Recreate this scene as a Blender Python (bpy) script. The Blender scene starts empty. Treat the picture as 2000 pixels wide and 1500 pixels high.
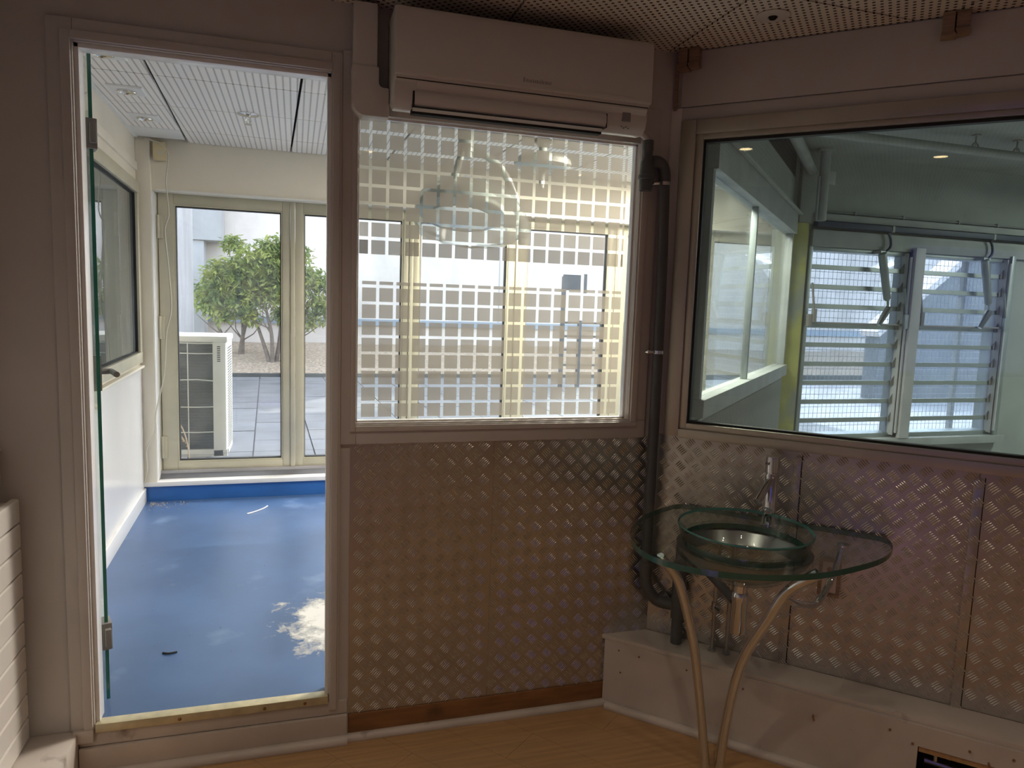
import bpy, bmesh, math, random
from mathutils import Vector, Matrix
random.seed(7)
C = bpy.context.scene.collection
scn = bpy.context.scene
S2 = math.sqrt(.5)
PI = math.pi

# ------------------------------------------------------------------ camera, sky, sun, exposure
def set_camera():
    yaw, pitch, roll, f = 0.29636, 0.11166, 0.03375, 1393.2
    fw = Vector((math.sin(yaw)*math.cos(pitch), math.cos(yaw)*math.cos(pitch), -math.sin(pitch)))
    r = Vector((math.cos(yaw), -math.sin(yaw), 0)); u = r.cross(fw)
    c, s = math.cos(roll), math.sin(roll)
    r2 = c*r + s*u; u2 = -s*r + c*u
    m = Matrix(((r2.x, u2.x, -fw.x, 0), (r2.y, u2.y, -fw.y, -2.4), (r2.z, u2.z, -fw.z, 1.53), (0, 0, 0, 1)))
    cam = bpy.data.cameras.new('camera'); cam.sensor_width = 36; cam.lens = f/2000*36
    cam.clip_start = .02; cam.clip_end = 300
    o = bpy.data.objects.new('camera', cam); C.objects.link(o); o.matrix_world = m
    scn.camera = o
set_camera()
scn.view_settings.view_transform = 'Standard'; scn.view_settings.look = 'None'
scn.view_settings.exposure = 0.0; scn.view_settings.gamma = 1; scn.view_settings.use_curve_mapping = False
SUN_AZ, SUN_EL = math.radians(32), math.radians(50)
SUN_DIR = Vector((math.sin(SUN_AZ)*math.cos(SUN_EL), math.cos(SUN_AZ)*math.cos(SUN_EL), math.sin(SUN_EL)))
w = bpy.data.worlds.new('sky'); scn.world = w; w.use_nodes = True
nt = w.node_tree; nt.nodes.clear()
sky = nt.nodes.new('ShaderNodeTexSky'); sky.sky_type = 'NISHITA'; sky.sun_disc = False
sky.sun_elevation = SUN_EL; sky.sun_rotation = SUN_AZ; sky.air_density = 1.0; sky.dust_density = 2.0; sky.ozone_density = 1
bg = nt.nodes.new('ShaderNodeBackground'); bg.inputs[1].default_value = 1.4
out = nt.nodes.new('ShaderNodeOutputWorld')
hs = nt.nodes.new('ShaderNodeHueSaturation'); hs.inputs['Saturation'].default_value = .5   # thin haze
nt.links.new(sky.outputs[0], hs.inputs['Color']); nt.links.new(hs.outputs[0], bg.inputs[0]); nt.links.new(bg.outputs[0], out.inputs[0])
sl = bpy.data.lights.new('sun', 'SUN'); sl.energy = 4.2; sl.angle = math.radians(.6); sl.color = (1, .93, .80)
so = bpy.data.objects.new('sun', sl); C.objects.link(so); so.rotation_euler = SUN_DIR.to_track_quat('Z', 'Y').to_euler(); so.location = (20, 10, 15)

WARM_W = 20.0      # ceiling downlights of the dim front room, some of them added
BLUE_W = 800.0       # added blue spotlight behind the camera
STRIP_W = 58.0     # strip light added to brighten the louver room, out of view to the right
COOL_W = 78.0      # ceiling panels added to brighten the blue room, out of view to the right

# ------------------------------------------------------------------ materials
MATS = {}
def nodes_of(name):
    m = bpy.data.materials.new(name); m.use_nodes = True
    n = m.node_tree.nodes; n.clear()
    o = n.new('ShaderNodeOutputMaterial')
    return m, m.node_tree, n, o
def M(name, col, rough=.5, metal=0., noise=None, bump=None, spec=.5, emit=None, stain=None, coat=0):
    """noise=(scale, amount, [stretch xyz]); bump=(scale, strength, [stretch])"""
    m, t, n, o = nodes_of(name); L = t.links.new
    b = n.new('ShaderNodeBsdfPrincipled'); L(b.outputs[0], o.inputs[0])
    b.inputs['Base Color'].default_value = (*col, 1); b.inputs['Roughness'].default_value = rough
    b.inputs['Metallic'].default_value = metal; b.inputs['Specular IOR Level'].default_value = spec
    if coat: b.inputs['Coat Weight'].default_value = coat
    tc = n.new('ShaderNodeTexCoord')
    def nz(scale, st, detail=4):
        mp = n.new('ShaderNodeMapping'); mp.inputs['Scale'].default_value = st or (1, 1, 1)
        L(tc.outputs['Object'], mp.inputs[0])
        x = n.new('ShaderNodeTexNoise'); x.inputs['Scale'].default_value = scale; x.inputs['Detail'].default_value = detail
        L(mp.outputs[0], x.inputs[0]); return x
    colsock = None
    if noise:
        x = nz(noise[0], noise[2] if len(noise) > 2 else None)
        r = n.new('ShaderNodeMapRange'); r.inputs[1].default_value = .3; r.inputs[2].default_value = .7
        r.inputs[3].default_value = 1-noise[1]; r.inputs[4].default_value = 1+noise[1]*.6
        L(x.outputs[0], r.inputs[0])
        mx = n.new('ShaderNodeVectorMath'); mx.operation = 'SCALE'; mx.inputs[0].default_value = col
        L(r.outputs[0], mx.inputs['Scale']); colsock = mx.outputs[0]
    if stain:   # (scale, threshold, colour, stretch)
        x = nz(stain[0], stain[3] if len(stain) > 3 else None, 6)
        r = n.new('ShaderNodeMapRange'); r.inputs[1].default_value = stain[1]; r.inputs[2].default_value = stain[1]+.12
        L(x.outputs[0], r.inputs[0])
        mx = n.new('ShaderNodeMix'); mx.data_type = 'RGBA'; L(r.outputs[0], mx.inputs[0])
        if colsock: L(colsock, mx.inputs[6])
        else: mx.inputs[6].default_value = (*col, 1)
        mx.inputs[7].default_value = (*stain[2], 1); colsock = mx.outputs[2]
    if colsock: L(colsock, b.inputs['Base Color'])
    if bump:
        x = nz(bump[0], bump[2] if len(bump) > 2 else None)
        bp_ = n.new('ShaderNodeBump'); bp_.inputs['Strength'].default_value = bump[1]; bp_.inputs['Distance'].default_value = .01
        L(x.outputs[0], bp_.inputs['Height']); L(bp_.outputs[0], b.inputs['Normal'])
    if emit:
        b.inputs['Emission Color'].default_value = (*emit[0], 1); b.inputs['Emission Strength'].default_value = emit[1]
    MATS[name] = m; return m
def schlick(n, L, f0):
    lw = n.new('ShaderNodeLayerWeight'); lw.inputs[0].default_value = .5
    p = n.new('ShaderNodeMath'); p.operation = 'POWER'; L(lw.outputs['Facing'], p.inputs[0]); p.inputs[1].default_value = 5
    a = n.new('ShaderNodeMath'); a.operation = 'MULTIPLY_ADD'; L(p.outputs[0], a.inputs[0]); a.inputs[1].default_value = 1-f0; a.inputs[2].default_value = f0
    return a.outputs[0]
def glass(name, tint=(.95, .98, .96), f0=.045, rough=.0, dirt=0., dirtscale=6, dirtcol=(.7, .72, .7), stretch=(1, 1, 1)):
    m, t, n, o = nodes_of(name); L = t.links.new
    tr = n.new('ShaderNodeBsdfTransparent'); tr.inputs[0].default_value = (*tint, 1)
    gl = n.new('ShaderNodeBsdfGlossy'); gl.inputs['Roughness'].default_value = rough
    mx = n.new('ShaderNodeMixShader'); L(schlick(n, L, f0), mx.inputs[0]); L(gl.outputs[0], mx.inputs[2])
    if dirt:
        df = n.new('ShaderNodeBsdfDiffuse'); df.inputs[0].default_value = (*dirtcol, 1)
        tl = n.new('ShaderNodeBsdfTranslucent'); tl.inputs[0].default_value = (*dirtcol, 1)
        ad = n.new('ShaderNodeMixShader'); L(df.outputs[0], ad.inputs[1]); L(tl.outputs[0], ad.inputs[2])
        tc = n.new('ShaderNodeTexCoord'); mp = n.new('ShaderNodeMapping'); mp.inputs['Scale'].default_value = stretch; L(tc.outputs['Object'], mp.inputs[0])
        x = n.new('ShaderNodeTexNoise'); x.inputs['Scale'].default_value = dirtscale; x.inputs['Detail'].default_value = 8; x.inputs['Roughness'].default_value = .7
        L(mp.outputs[0], x.inputs[0])
        r = n.new('ShaderNodeMapRange'); r.inputs[1].default_value = .3; r.inputs[2].default_value = .75; r.inputs[3].default_value = dirt*.3; r.inputs[4].default_value = dirt*1.6
        L(x.outputs[0], r.inputs[0])
        m2 = n.new('ShaderNodeMixShader'); L(r.outputs[0], m2.inputs[0]); L(tr.outputs[0], m2.inputs[1]); L(ad.outputs[0], m2.inputs[2])
        L(m2.outputs[0], mx.inputs[1])
    else: L(tr.outputs[0], mx.inputs[1])
    L(mx.outputs[0], o.inputs[0]); MATS[name] = m; return m
def film(name, col, clear):
    m, t, n, o = nodes_of(name); L = t.links.new
    df = n.new('ShaderNodeBsdfDiffuse'); df.inputs[0].default_value = (*col, 1)
    tl = n.new('ShaderNodeBsdfTranslucent'); tl.inputs[0].default_value = (*col, 1)
    a = n.new('ShaderNodeMixShader'); a.inputs[0].default_value = .62; L(df.outputs[0], a.inputs[1]); L(tl.outputs[0], a.inputs[2])
    tr = n.new('ShaderNodeBsdfTransparent')
    b = n.new('ShaderNodeMixShader'); b.inputs[0].default_value = clear; L(a.outputs[0], b.inputs[1]); L(tr.outputs[0], b.inputs[2])
    L(b.outputs[0], o.inputs[0]); MATS[name] = m; return m
def perforated(name, col, hole, px, py, rad, stag=False, rough=.7, band=None):
    m, t, n, o = nodes_of(name); L = t.links.new
    b = n.new('ShaderNodeBsdfPrincipled'); L(b.outputs[0], o.inputs[0]); b.inputs['Roughness'].default_value = rough
    tc = n.new('ShaderNodeTexCoord')
    def grid(off):
        mp = n.new('ShaderNodeMapping'); mp.inputs['Scale'].default_value = (1/px, 1/py, 0); mp.inputs['Location'].default_value = (off, off, 0)
        L(tc.outputs['Object'], mp.inputs[0])
        fr = n.new('ShaderNodeVectorMath'); fr.operation = 'FRACTION'; L(mp.outputs[0], fr.inputs[0])
        sb = n.new('ShaderNodeVectorMath'); sb.operation = 'SUBTRACT'; sb.inputs[1].default_value = (.5, .5, 0); L(fr.outputs[0], sb.inputs[0])
        sc = n.new('ShaderNodeVectorMath'); sc.operation = 'MULTIPLY'; sc.inputs[1].default_value = (px, py, 0); L(sb.outputs[0], sc.inputs[0])
        ln = n.new('ShaderNodeVectorMath'); ln.operation = 'LENGTH'; L(sc.outputs[0], ln.inputs[0])
        lt = n.new('ShaderNodeMath'); lt.operation = 'LESS_THAN'; L(ln.outputs['Value'], lt.inputs[0]); lt.inputs[1].default_value = rad
        return lt.outputs[0]
    g = grid(0)
    if stag:
        ad = n.new('ShaderNodeMath'); ad.operation = 'MAXIMUM'; L(g, ad.inputs[0]); L(grid(.5), ad.inputs[1]); g = ad.outputs[0]
    mx = n.new('ShaderNodeMix'); mx.data_type = 'RGBA'; L(g, mx.inputs[0]); mx.inputs[6].default_value = (*col, 1); mx.inputs[7].default_value = (*hole, 1)
    L(mx.outputs[2], b.inputs['Base Color']); MATS[name] = m; return m

M('paint_white', (.56, .52, .485), .42, noise=(3, .07), bump=(60, .03))
M('paint_white_gloss', (.72, .67, .62), .2, noise=(3, .05))
M('soffit_gloss', (.62, .6, .57), .06, spec=.9)
M('paint_dirty', (.56, .50, .45), .45, noise=(5, .12), stain=(9, .66, (.25, .2, .16)))
M('annex_white', (.80, .775, .72), .5, noise=(2, .06))
M('annex_cream', (.80, .73, .60), .45, noise=(2.2, .08))
M('annex_panel', (.84, .82, .80), .22, noise=(2, .04))
M('plenum', (.03, .03, .03), .9)
M('plank_wood', (.47, .28, .13), .35, noise=(14, .18, (.3, 5, 1)), bump=(40, .02))
M('wood_base', (.26, .12, .045), .45, noise=(12, .25, (.6, 4, 4)), stain=(4, .68, (.06, .035, .02)))
M('block_wood', (.31, .21, .14), .6, noise=(20, .3, (1, 1, 6)))
M('alu_plate', (.56, .545, .52), .31, .95, noise=(6, .1), bump=(4, .05))
M('alu_bar', (.74, .72, .69), .27, .95, noise=(30, .1))
M('alu_frame', (.50, .47, .41), .38, .85, noise=(5, .12, (1, 1, .4)))
M('champagne', (.56, .52, .39), .42, .25, noise=(5, .1))
M('black_rubber', (.012, .012, .012), .6)
M('ac_white', (.62, .58, .53), .33, noise=(2, .02))
M('ac_gloss', (.68, .65, .60), .12)
M('ac_grey', (.25, .24, .23), .4)
M('dark_gap', (.01, .009, .008), .8)
M('pvc_grey', (.085, .09, .092), .38, noise=(8, .12))
M('hose_white', (.52, .49, .46), .5)
M('chrome', (.73, .76, .80), .035, 1)
M('steel_dull', (.44, .45, .46), .3, 1)
M('blue_floor', (.070, .132, .275), .33, noise=(2.2, .22), stain=(3.5, .60, (.14, .22, .38)), bump=(30, .02))
M('blue_riser', (.03, .13, .40), .35, noise=(4, .15))
M('chalk', (.72, .70, .66), .9, noise=(12, .5), bump=(60, .3))
M('brass_strip', (.60, .54, .36), .4, .4, noise=(20, .2))
M('concrete_pale', (.68, .60, .56), .8, noise=(1.6, .16, (1, 1, .5)), bump=(30, .1))
M('concrete_grey', (.36, .35, .36), .85, noise=(2.2, .2, (1, 1, .5)), bump=(30, .12))
M('flashing', (.26, .31, .38), .5, .3)
M('ramp_grey', (.13, .135, .15), .8, noise=(1.5, .2))
M('slab', (.15, .152, .165), .8, noise=(3, .22), bump=(40, .15), stain=(2.2, .64, (.08, .08, .085)))
M('mulch', (.36, .275, .20), .95, noise=(25, .5), bump=(40, 1), stain=(14, .6, (.5, .42, .33)))
M('bark', (.16, .12, .095), .85, noise=(18, .35))
M('condenser', (.62, .60, .55), .45, noise=(4, .07))
M('coil_fin', (.07, .074, .074), .5)
M('coil', (.045, .05, .05), .5, .3)
M('dry_stalk', (.45, .33, .22), .9)
M('beige_plastic', (.72, .60, .36), .45, noise=(6, .12))
M('cord', (.62, .58, .48), .5)
M('lamp_shell', (.36, .38, .35), .35)
M('room_c_wall', (.34, .36, .34), .7, noise=(3, .14), stain=(5, .70, (.2, .2, .19)))
M('room_c_trim', (.36, .38, .37), .55, noise=(5, .16))
M('room_c_pillar', (.46, .45, .14), .7, noise=(6, .18), stain=(2.4, .52, (.30, .32, .27)))
M('conduit', (.30, .32, .31), .5)
M('duct_blue', (.03, .045, .085), .5)
M('louver_alu', (.36, .40, .40), .4, .5, noise=(6, .1))
M('jamb_white', (.50, .50, .50), .45, noise=(5, .1))
M('wire', (.85, .85, .85), .45, .3)
M('rail_dark', (.035, .04, .06), .5)
M('debris', (.45, .40, .33), .9, noise=(40, .5))
M('ink', (.36, .34, .31), .5)
M('glow_warm', (.1, .1, .1), .5, emit=((1, .74, .38), 16))
M('glow_panel', (.8, .8, .8), .5, emit=((1, .96, .9), 6))
M('glow_blue', (.1, .1, .2), .5, emit=((.22, .20, 1), .35))
M('reflector', (.75, .73, .7), .12, 1)
M('distant_wall', (.56, .52, .45), .8, noise=(1, .1))
glass('pane', (.95, .975, .965), .04, dirt=.05, dirtscale=5)
glass('pane_dirty', (.90, .94, .93), .05, dirt=.34, dirtscale=3, dirtcol=(.62, .66, .64), stretch=(1, 1, .25))
glass('pane_hatch', (.97, .985, .975), .03, dirt=.015)
glass('pane_room', (.90, .945, .935), .045, dirt=.035, dirtscale=3, dirtcol=(.55, .6, .6))
glass('pane_louver', (.84, .90, .97), .05, dirt=.14, dirtscale=4, dirtcol=(.72, .80, .92))
glass('pane_door', (.90, .955, .93), .05, dirt=.05, dirtscale=3)
glass('table_glass', (.90, .95, .93), .05)
glass('bowl_glass', (.91, .95, .94), .06)
M('glass_edge', (.03, .19, .145), .08, spec=.8)
M('table_edge', (.022, .10, .078), .08, spec=.8)
M('glass_rim', (.05, .20, .18), .06, spec=.9)
glass('polythene', (.90, .93, .91), .10, rough=.12, dirt=.22, dirtscale=9, dirtcol=(.85, .88, .86))
film('frost_film', (.51, .465, .395), .42)
perforated('ceil_tile', (.74, .66, .57), (.06, .05, .04), .030, .030, .0052, stag=True)
perforated('annex_tile', (.90, .84, .76), (.38, .35, .31), .031, .0125, .0046)
M('tile_edge', (.45, .42, .4), .7)
# chalky wear on the blue vinyl: dense in the middle, breaking up to nothing at the rim of the patch
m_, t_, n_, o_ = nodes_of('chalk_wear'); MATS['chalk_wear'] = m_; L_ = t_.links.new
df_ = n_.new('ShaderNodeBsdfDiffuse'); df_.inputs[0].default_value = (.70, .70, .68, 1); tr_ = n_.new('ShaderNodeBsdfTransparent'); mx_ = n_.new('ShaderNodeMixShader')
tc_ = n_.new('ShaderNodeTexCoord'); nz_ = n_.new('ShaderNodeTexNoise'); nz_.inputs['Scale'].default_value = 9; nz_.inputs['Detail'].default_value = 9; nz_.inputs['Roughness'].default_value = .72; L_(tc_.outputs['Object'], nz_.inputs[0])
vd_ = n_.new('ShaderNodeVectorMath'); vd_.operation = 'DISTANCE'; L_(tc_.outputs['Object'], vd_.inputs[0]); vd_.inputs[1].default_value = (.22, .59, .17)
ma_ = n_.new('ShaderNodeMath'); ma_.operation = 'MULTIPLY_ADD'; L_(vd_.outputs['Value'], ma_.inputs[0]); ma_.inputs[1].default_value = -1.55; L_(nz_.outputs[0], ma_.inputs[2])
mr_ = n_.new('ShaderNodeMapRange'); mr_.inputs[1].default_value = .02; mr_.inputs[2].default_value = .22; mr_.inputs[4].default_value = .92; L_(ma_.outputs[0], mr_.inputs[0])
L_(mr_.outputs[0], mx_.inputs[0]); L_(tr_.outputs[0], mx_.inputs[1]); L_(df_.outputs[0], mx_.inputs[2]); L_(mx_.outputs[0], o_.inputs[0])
m_, t_, n_, o_ = nodes_of('leaf'); MATS['leaf'] = m_
d_ = n_.new('ShaderNodeBsdfDiffuse'); tl_ = n_.new('ShaderNodeBsdfTranslucent'); mx_ = n_.new('ShaderNodeMixShader'); mx_.inputs[0].default_value = .4
tc_ = n_.new('ShaderNodeTexCoord'); nz_ = n_.new('ShaderNodeTexNoise'); nz_.inputs['Scale'].default_value = 5; t_.links.new(tc_.outputs['Object'], nz_.inputs[0])
cr_ = n_.new('ShaderNodeValToRGB'); t_.links.new(nz_.outputs[0], cr_.inputs[0])
cr_.color_ramp.elements[0].position = .35; cr_.color_ramp.elements[0].color = (.14, .22, .07, 1)
cr_.color_ramp.elements[1].position = .66; cr_.color_ramp.elements[1].color = (.46, .48, .14, 1)
for q in (d_, tl_): t_.links.new(cr_.outputs[0], q.inputs[0])
t_.links.new(d_.outputs[0], mx_.inputs[1]); t_.links.new(tl_.outputs[0], mx_.inputs[2]); t_.links.new(mx_.outputs[0], o_.inputs[0])

# ------------------------------------------------------------------ geometry helpers
IDENT = lambda a, b, c: (a, b, c)
CX = 1.318                               # where the two plated walls meet
def bp(s, d, z):                         # along the right wall, out from it into the room, height
    return (CX + s*S2 - d*S2, -s*S2 - d*S2, z)
def cpnt(t, d, z, c=1.37):               # along the glazed partition (going away), out to the louver-room side, height
    return (c + t*S2 + d*S2, t*S2 - d*S2, z)
XT = lambda a, b, c: (c, a, b)
class G:
    def __init__(self): self.v = []; self.f = []; self.mi = []
    def add(self, vs, fs, mi=0):
        k = len(self.v); self.v += [tuple(p) for p in vs]
        for f in fs: self.f.append(tuple(i+k for i in f)); self.mi.append(mi)
        return self
    def box(self, a0, a1, b0, b1, c0, c1, T=IDENT, mi=0):
        vs = [T(a, b, c) for a in (a0, a1) for b in (b0, b1) for c in (c0, c1)]
        return self.add(vs, [(0, 1, 3, 2), (4, 6, 7, 5), (0, 4, 5, 1), (2, 3, 7, 6), (0, 2, 6, 4), (1, 5, 7, 3)], mi)
    def prism(self, poly, c0, c1, T=IDENT, mi=0, side=None):
        n = len(poly); vs = [T(a, b, c0) for a, b in poly] + [T(a, b, c1) for a, b in poly]
        self.add(vs, [tuple(range(n)), tuple(range(n, 2*n))], mi)
        k = len(self.v)-2*n
        for i in range(n):
            j = (i+1) % n; self.f.append((k+i, k+j, k+n+j, k+n+i)); self.mi.append(mi if side is None else side)
        return self
    def tube(self, pts, r, n=10, mi=0, caps=True):
        P = [Vector(p) for p in pts]; k0 = len(self.v); m = len(P)
        rs = r if isinstance(r, (list, tuple)) else [r]*m
        up = Vector((0, 0, 1)); prev = None
        for i, p in enumerate(P):
            t = (P[min(i+1, m-1)]-P[max(i-1, 0)]).normalized()
            if prev is None:
                a = up if abs(t.dot(up)) < .95 else Vector((1, 0, 0))
                x = t.cross(a).normalized()
            else:
                x = (prev - t*prev.dot(t)).normalized()
            prev = x; y = t.cross(x)
            for q in range(n):
                an = 2*PI*q/n; self.v.append(tuple(p + (x*math.cos(an)+y*math.sin(an))*rs[i]))
        for i in range(m-1):
            for q in range(n):
                a = k0+i*n+q; b = k0+i*n+(q+1) % n
                self.f.append((a, b, b+n, a+n)); self.mi.append(mi)
        if caps:
            self.f.append(tuple(k0+q for q in range(n))); self.f.append(tuple(k0+(m-1)*n+q for q in range(n))); self.mi += [mi, mi]
        return self
    def lathe(self, prof, T, n=24, mi=0, mis=None):
        """prof: (radius, height) pairs; T maps local (x,y,h) to the place"""
        k0 = len(self.v)
        for r, h in prof:
            for q in range(n):
                an = 2*PI*q/n; self.v.append(tuple(T(r*math.cos(an), r*math.sin(an), h)))
        for i in range(len(prof)-1):
            for q in range(n):
                a = k0+i*n+q; b = k0+i*n+(q+1) % n
                self.f.append((a, b, b+n, a+n)); self.mi.append(mis[i] if mis else mi)
        return self
def loc_of(o):
    v = Vector((0, 0, 0))
    while o: v += o.location; o = o.parent
    return v
def build(name, g, mats, parent=None, smooth=0, bevel=0, kind=None, label=None, cat=None, group=None, center=False):
    me = bpy.data.meshes.new(name)
    off = loc_of(parent)
    loc = Vector((0, 0, 0))
    if center or parent is None:
        lo = [min(v[i] for v in g.v) for i in range(3)]; hi = [max(v[i] for v in g.v) for i in range(3)]
        cen = Vector(((lo[0]+hi[0])/2, (lo[1]+hi[1])/2, lo[2] if parent is None else (lo[2]+hi[2])/2))
        loc = cen - off; off = cen
    me.from_pydata([(v[0]-off.x, v[1]-off.y, v[2]-off.z) for v in g.v], [], g.f)
    if isinstance(mats, str): mats = [mats]
    for m in mats: me.materials.append(MATS[m])
    if len(mats) > 1:
        for p, k in zip(me.polygons, g.mi): p.material_index = k
    bm = bmesh.new(); bm.from_mesh(me); bmesh.ops.recalc_face_normals(bm, faces=bm.faces)
    if bevel:
        es = [e for e in bm.edges if len(e.link_faces) == 2 and e.calc_face_angle(0) > .6]
        bmesh.ops.bevel(bm, geom=es, offset=bevel, segments=2, profile=.6, affect='EDGES', clamp_overlap=True)
    bm.to_mesh(me); bm.free()
    if smooth or bevel:
        for p in me.polygons: p.use_smooth = True
        me.set_sharp_from_angle(angle=math.radians(smooth or 40))
    o = bpy.data.objects.new(name, me); C.objects.link(o); o.location = loc
    if parent: o.parent = parent
    return tag(o, label, cat, group, kind)
def tag(o, label=None, cat=None, group=None, kind=None):
    if label: o['label'] = label
    if cat: o['category'] = cat
    if group: o['group'] = group
    if kind: o['kind'] = kind
    return o
def thing(name, label, cat, loc, group=None):
    o = bpy.data.objects.new(name, None); C.objects.link(o); o.location = loc; o.empty_display_size = .05
    return tag(o, label, cat, group)
def struct(name, g, mats, parent=None, **k):
    if parent is None: k['kind'] = 'structure'
    return build(name, g, mats, parent, **k)
def copy_tree(o, parent=None):
    c = o.copy(); C.objects.link(c)
    if parent: c.parent = parent
    for ch in list(o.children): copy_tree(ch, c)
    return c
def inst(src, loc, parent):
    c = src.copy(); C.objects.link(c); c.parent = parent; c.location = Vector(loc)-loc_of(parent); return c
def clip(poly, a, b, c):                 # keep a*x+b*y<=c
    r = []
    for i in range(len(poly)):
        p, q = poly[i], poly[(i+1) % len(poly)]
        dp, dq = a*p[0]+b*p[1]-c, a*q[0]+b*q[1]-c
        if dp <= 0: r.append(p)
        if dp*dq < 0: t = dp/(dp-dq); r.append((p[0]+(q[0]-p[0])*t, p[1]+(q[1]-p[1])*t))
    return r
def clip_all(poly, hs):
    for h in hs:
        poly = clip(poly, *h)
        if len(poly) < 3: return None
    ar = abs(sum(poly[i][0]*poly[(i+1) % len(poly)][1]-poly[(i+1) % len(poly)][0]*poly[i][1] for i in range(len(poly))))/2
    return poly if ar > 1e-3 else None
def curve(pts, k=6):                     # Catmull-Rom through points
    P = [Vector(p) for p in pts]; P = [P[0]*2-P[1]]+P+[P[-1]*2-P[-2]]; r = []
    for i in range(1, len(P)-2):
        for j in range(k):
            t = j/k; a, b, c, d = P[i-1:i+3]
            r.append(.5*((2*b)+(c-a)*t+(2*a-5*b+4*c-d)*t*t+(3*b-a-3*c+d)*t**3))
    r.append(P[-2]); return r
def closed_curve(pts, k=5):
    n = len(pts); P = [Vector((*p, 0)) for p in pts]; r = []
    for i in range(n):
        a, b, c, d = P[i-1], P[i], P[(i+1) % n], P[(i+2) % n]
        for j in range(k):
            t = j/k; q = .5*((2*b)+(c-a)*t+(2*a-5*b+4*c-d)*t*t+(3*b-a-3*c+d)*t**3); r.append((q.x, q.y))
    return r

# ------------------------------------------------------------------ FRONT ROOM SHELL
CEIL = 2.445
HX0, HX1, HZ0, HZ1, GY = .192, 1.186, 1.113, 2.117, .036     # hatched window opening in the front wall
DX0, DX1, DZ0, DZ1 = -.605, .108, .172, 2.228               # doorway
g = G()
WT = .05
for b in [(-1.2, DX0, 0, WT, 0, 2.7), (DX0, DX1, 0, WT, 0, DZ0-.012), (DX0, DX1, 0, WT, DZ1, 2.7), (DX1, HX0, 0, WT, 0, 2.7), (HX0, HX1, 0, WT, 0, HZ0), (HX0, HX1, 0, WT, HZ1+.004, 2.7), (HX1, 1.37, 0, WT, 0, 2.7)]: g.box(*b)
wall_front = struct('wall_front', g, 'paint_white')
# wall boards, casings and skirtings fixed to the front wall
def board(name, x0, x1, z0, z1, d, mat='paint_white', par=wall_front, bevel=.003, y0=0, **k):
    return build(name, G().box(x0, x1, y0-d, y0, z0, z1), mat, par, bevel=bevel, **k)
board('door_casing', DX0-.066, DX0, DZ0-.02, DZ1+.062, .014); board('door_casing', DX1, DX1+.034, .115, DZ1+.062, .014)
board('door_casing', DX0, DX1, DZ1, DZ1+.062, .014)
board('casing_bead', DX0-.030, DX0-.004, DZ0-.02, DZ1+.028, .022); board('casing_bead', DX0-.004, DX1+.004, DZ1+.004, DZ1+.028, .022); board('casing_bead', DX1+.004, DX1+.026, DZ0-.05, DZ1+.028, .022)
board('door_lining', DX0-.001, DX0+.012, DZ0, DZ1, -WT-.002, 'annex_panel', y0=0, bevel=.001); board('door_lining', DX1-.012, DX1+.001, DZ0, DZ1, -WT-.002, 'annex_panel', bevel=.001)
board('door_lining', DX0, DX1, DZ1-.012, DZ1+.001, -WT-.002, 'annex_panel', bevel=.001)
board('riser_board', DX0-.045, DX1+.062, .10, DZ0-.025, .012, 'paint_dirty'); board('skirting_board', DX0-.045, DX1+.062, .026, .098, .024, 'paint_dirty')
board('corner_cover', DX0-.06, DX0-.002, .118, .160, .026, 'paint_dirty')
th = build('threshold_strip', G().box(DX0+.002, DX1-.002, -.02, .02, DZ0-.026, DZ0+.002), 'brass_strip', wall_front, bevel=.002)
for x in (-.36, -.10, .03): build('screw', G().lathe([(.0001, 0), (.006, 0), (.005, .002), (.0001, .003)], lambda a, b, h, x=x: (x+a, -.0205-h, .158+b), 8), 'wood_base', wall_front)
board('window_casing', DX1+.034, HX0, HZ0-.066, 2.30, .012); board('window_casing', HX0, HX1+.07, HZ0-.066, HZ0, .012); board('window_casing', HX1, HX1+.07, HZ0, HZ1+.12, .012)
board('casing_bead', HX0-.02, HX0-.002, HZ0-.022, HZ1, .020); board('casing_bead', HX0-.002, HX1+.03, HZ0-.022, HZ0-.004, .020); board('casing_bead', HX1+.006, HX1+.03, HZ0-.004, HZ1, .020)
build('window_sill', G().box(HX0, HX1, .0, WT, HZ0, HZ0+.004), 'paint_white_gloss', wall_front)
build('window_soffit', G().box(HX0, HX1, .0, WT, HZ1-.0, HZ1+.004), 'soffit_gloss', wall_front)
board('skirting_board', .175, 1.146, .020, .090, .010, 'wood_base', label='brown wooden skirting under the chequered plate')
def quarter(name, p0, p1, par, r=.024, mat='paint_dirty'):
    p0, p1 = Vector(p0), Vector(p1); return build(name, G().tube([p0, p1], r, 10), mat, par, smooth=50)
quarter('quarter_round', (DX0-.045, -.028, .008), (.17, -.028, .008), wall_front, .02); quarter('quarter_round', (.17, -.014, .006), (1.146, -.014, .006), wall_front, .018)

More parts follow.
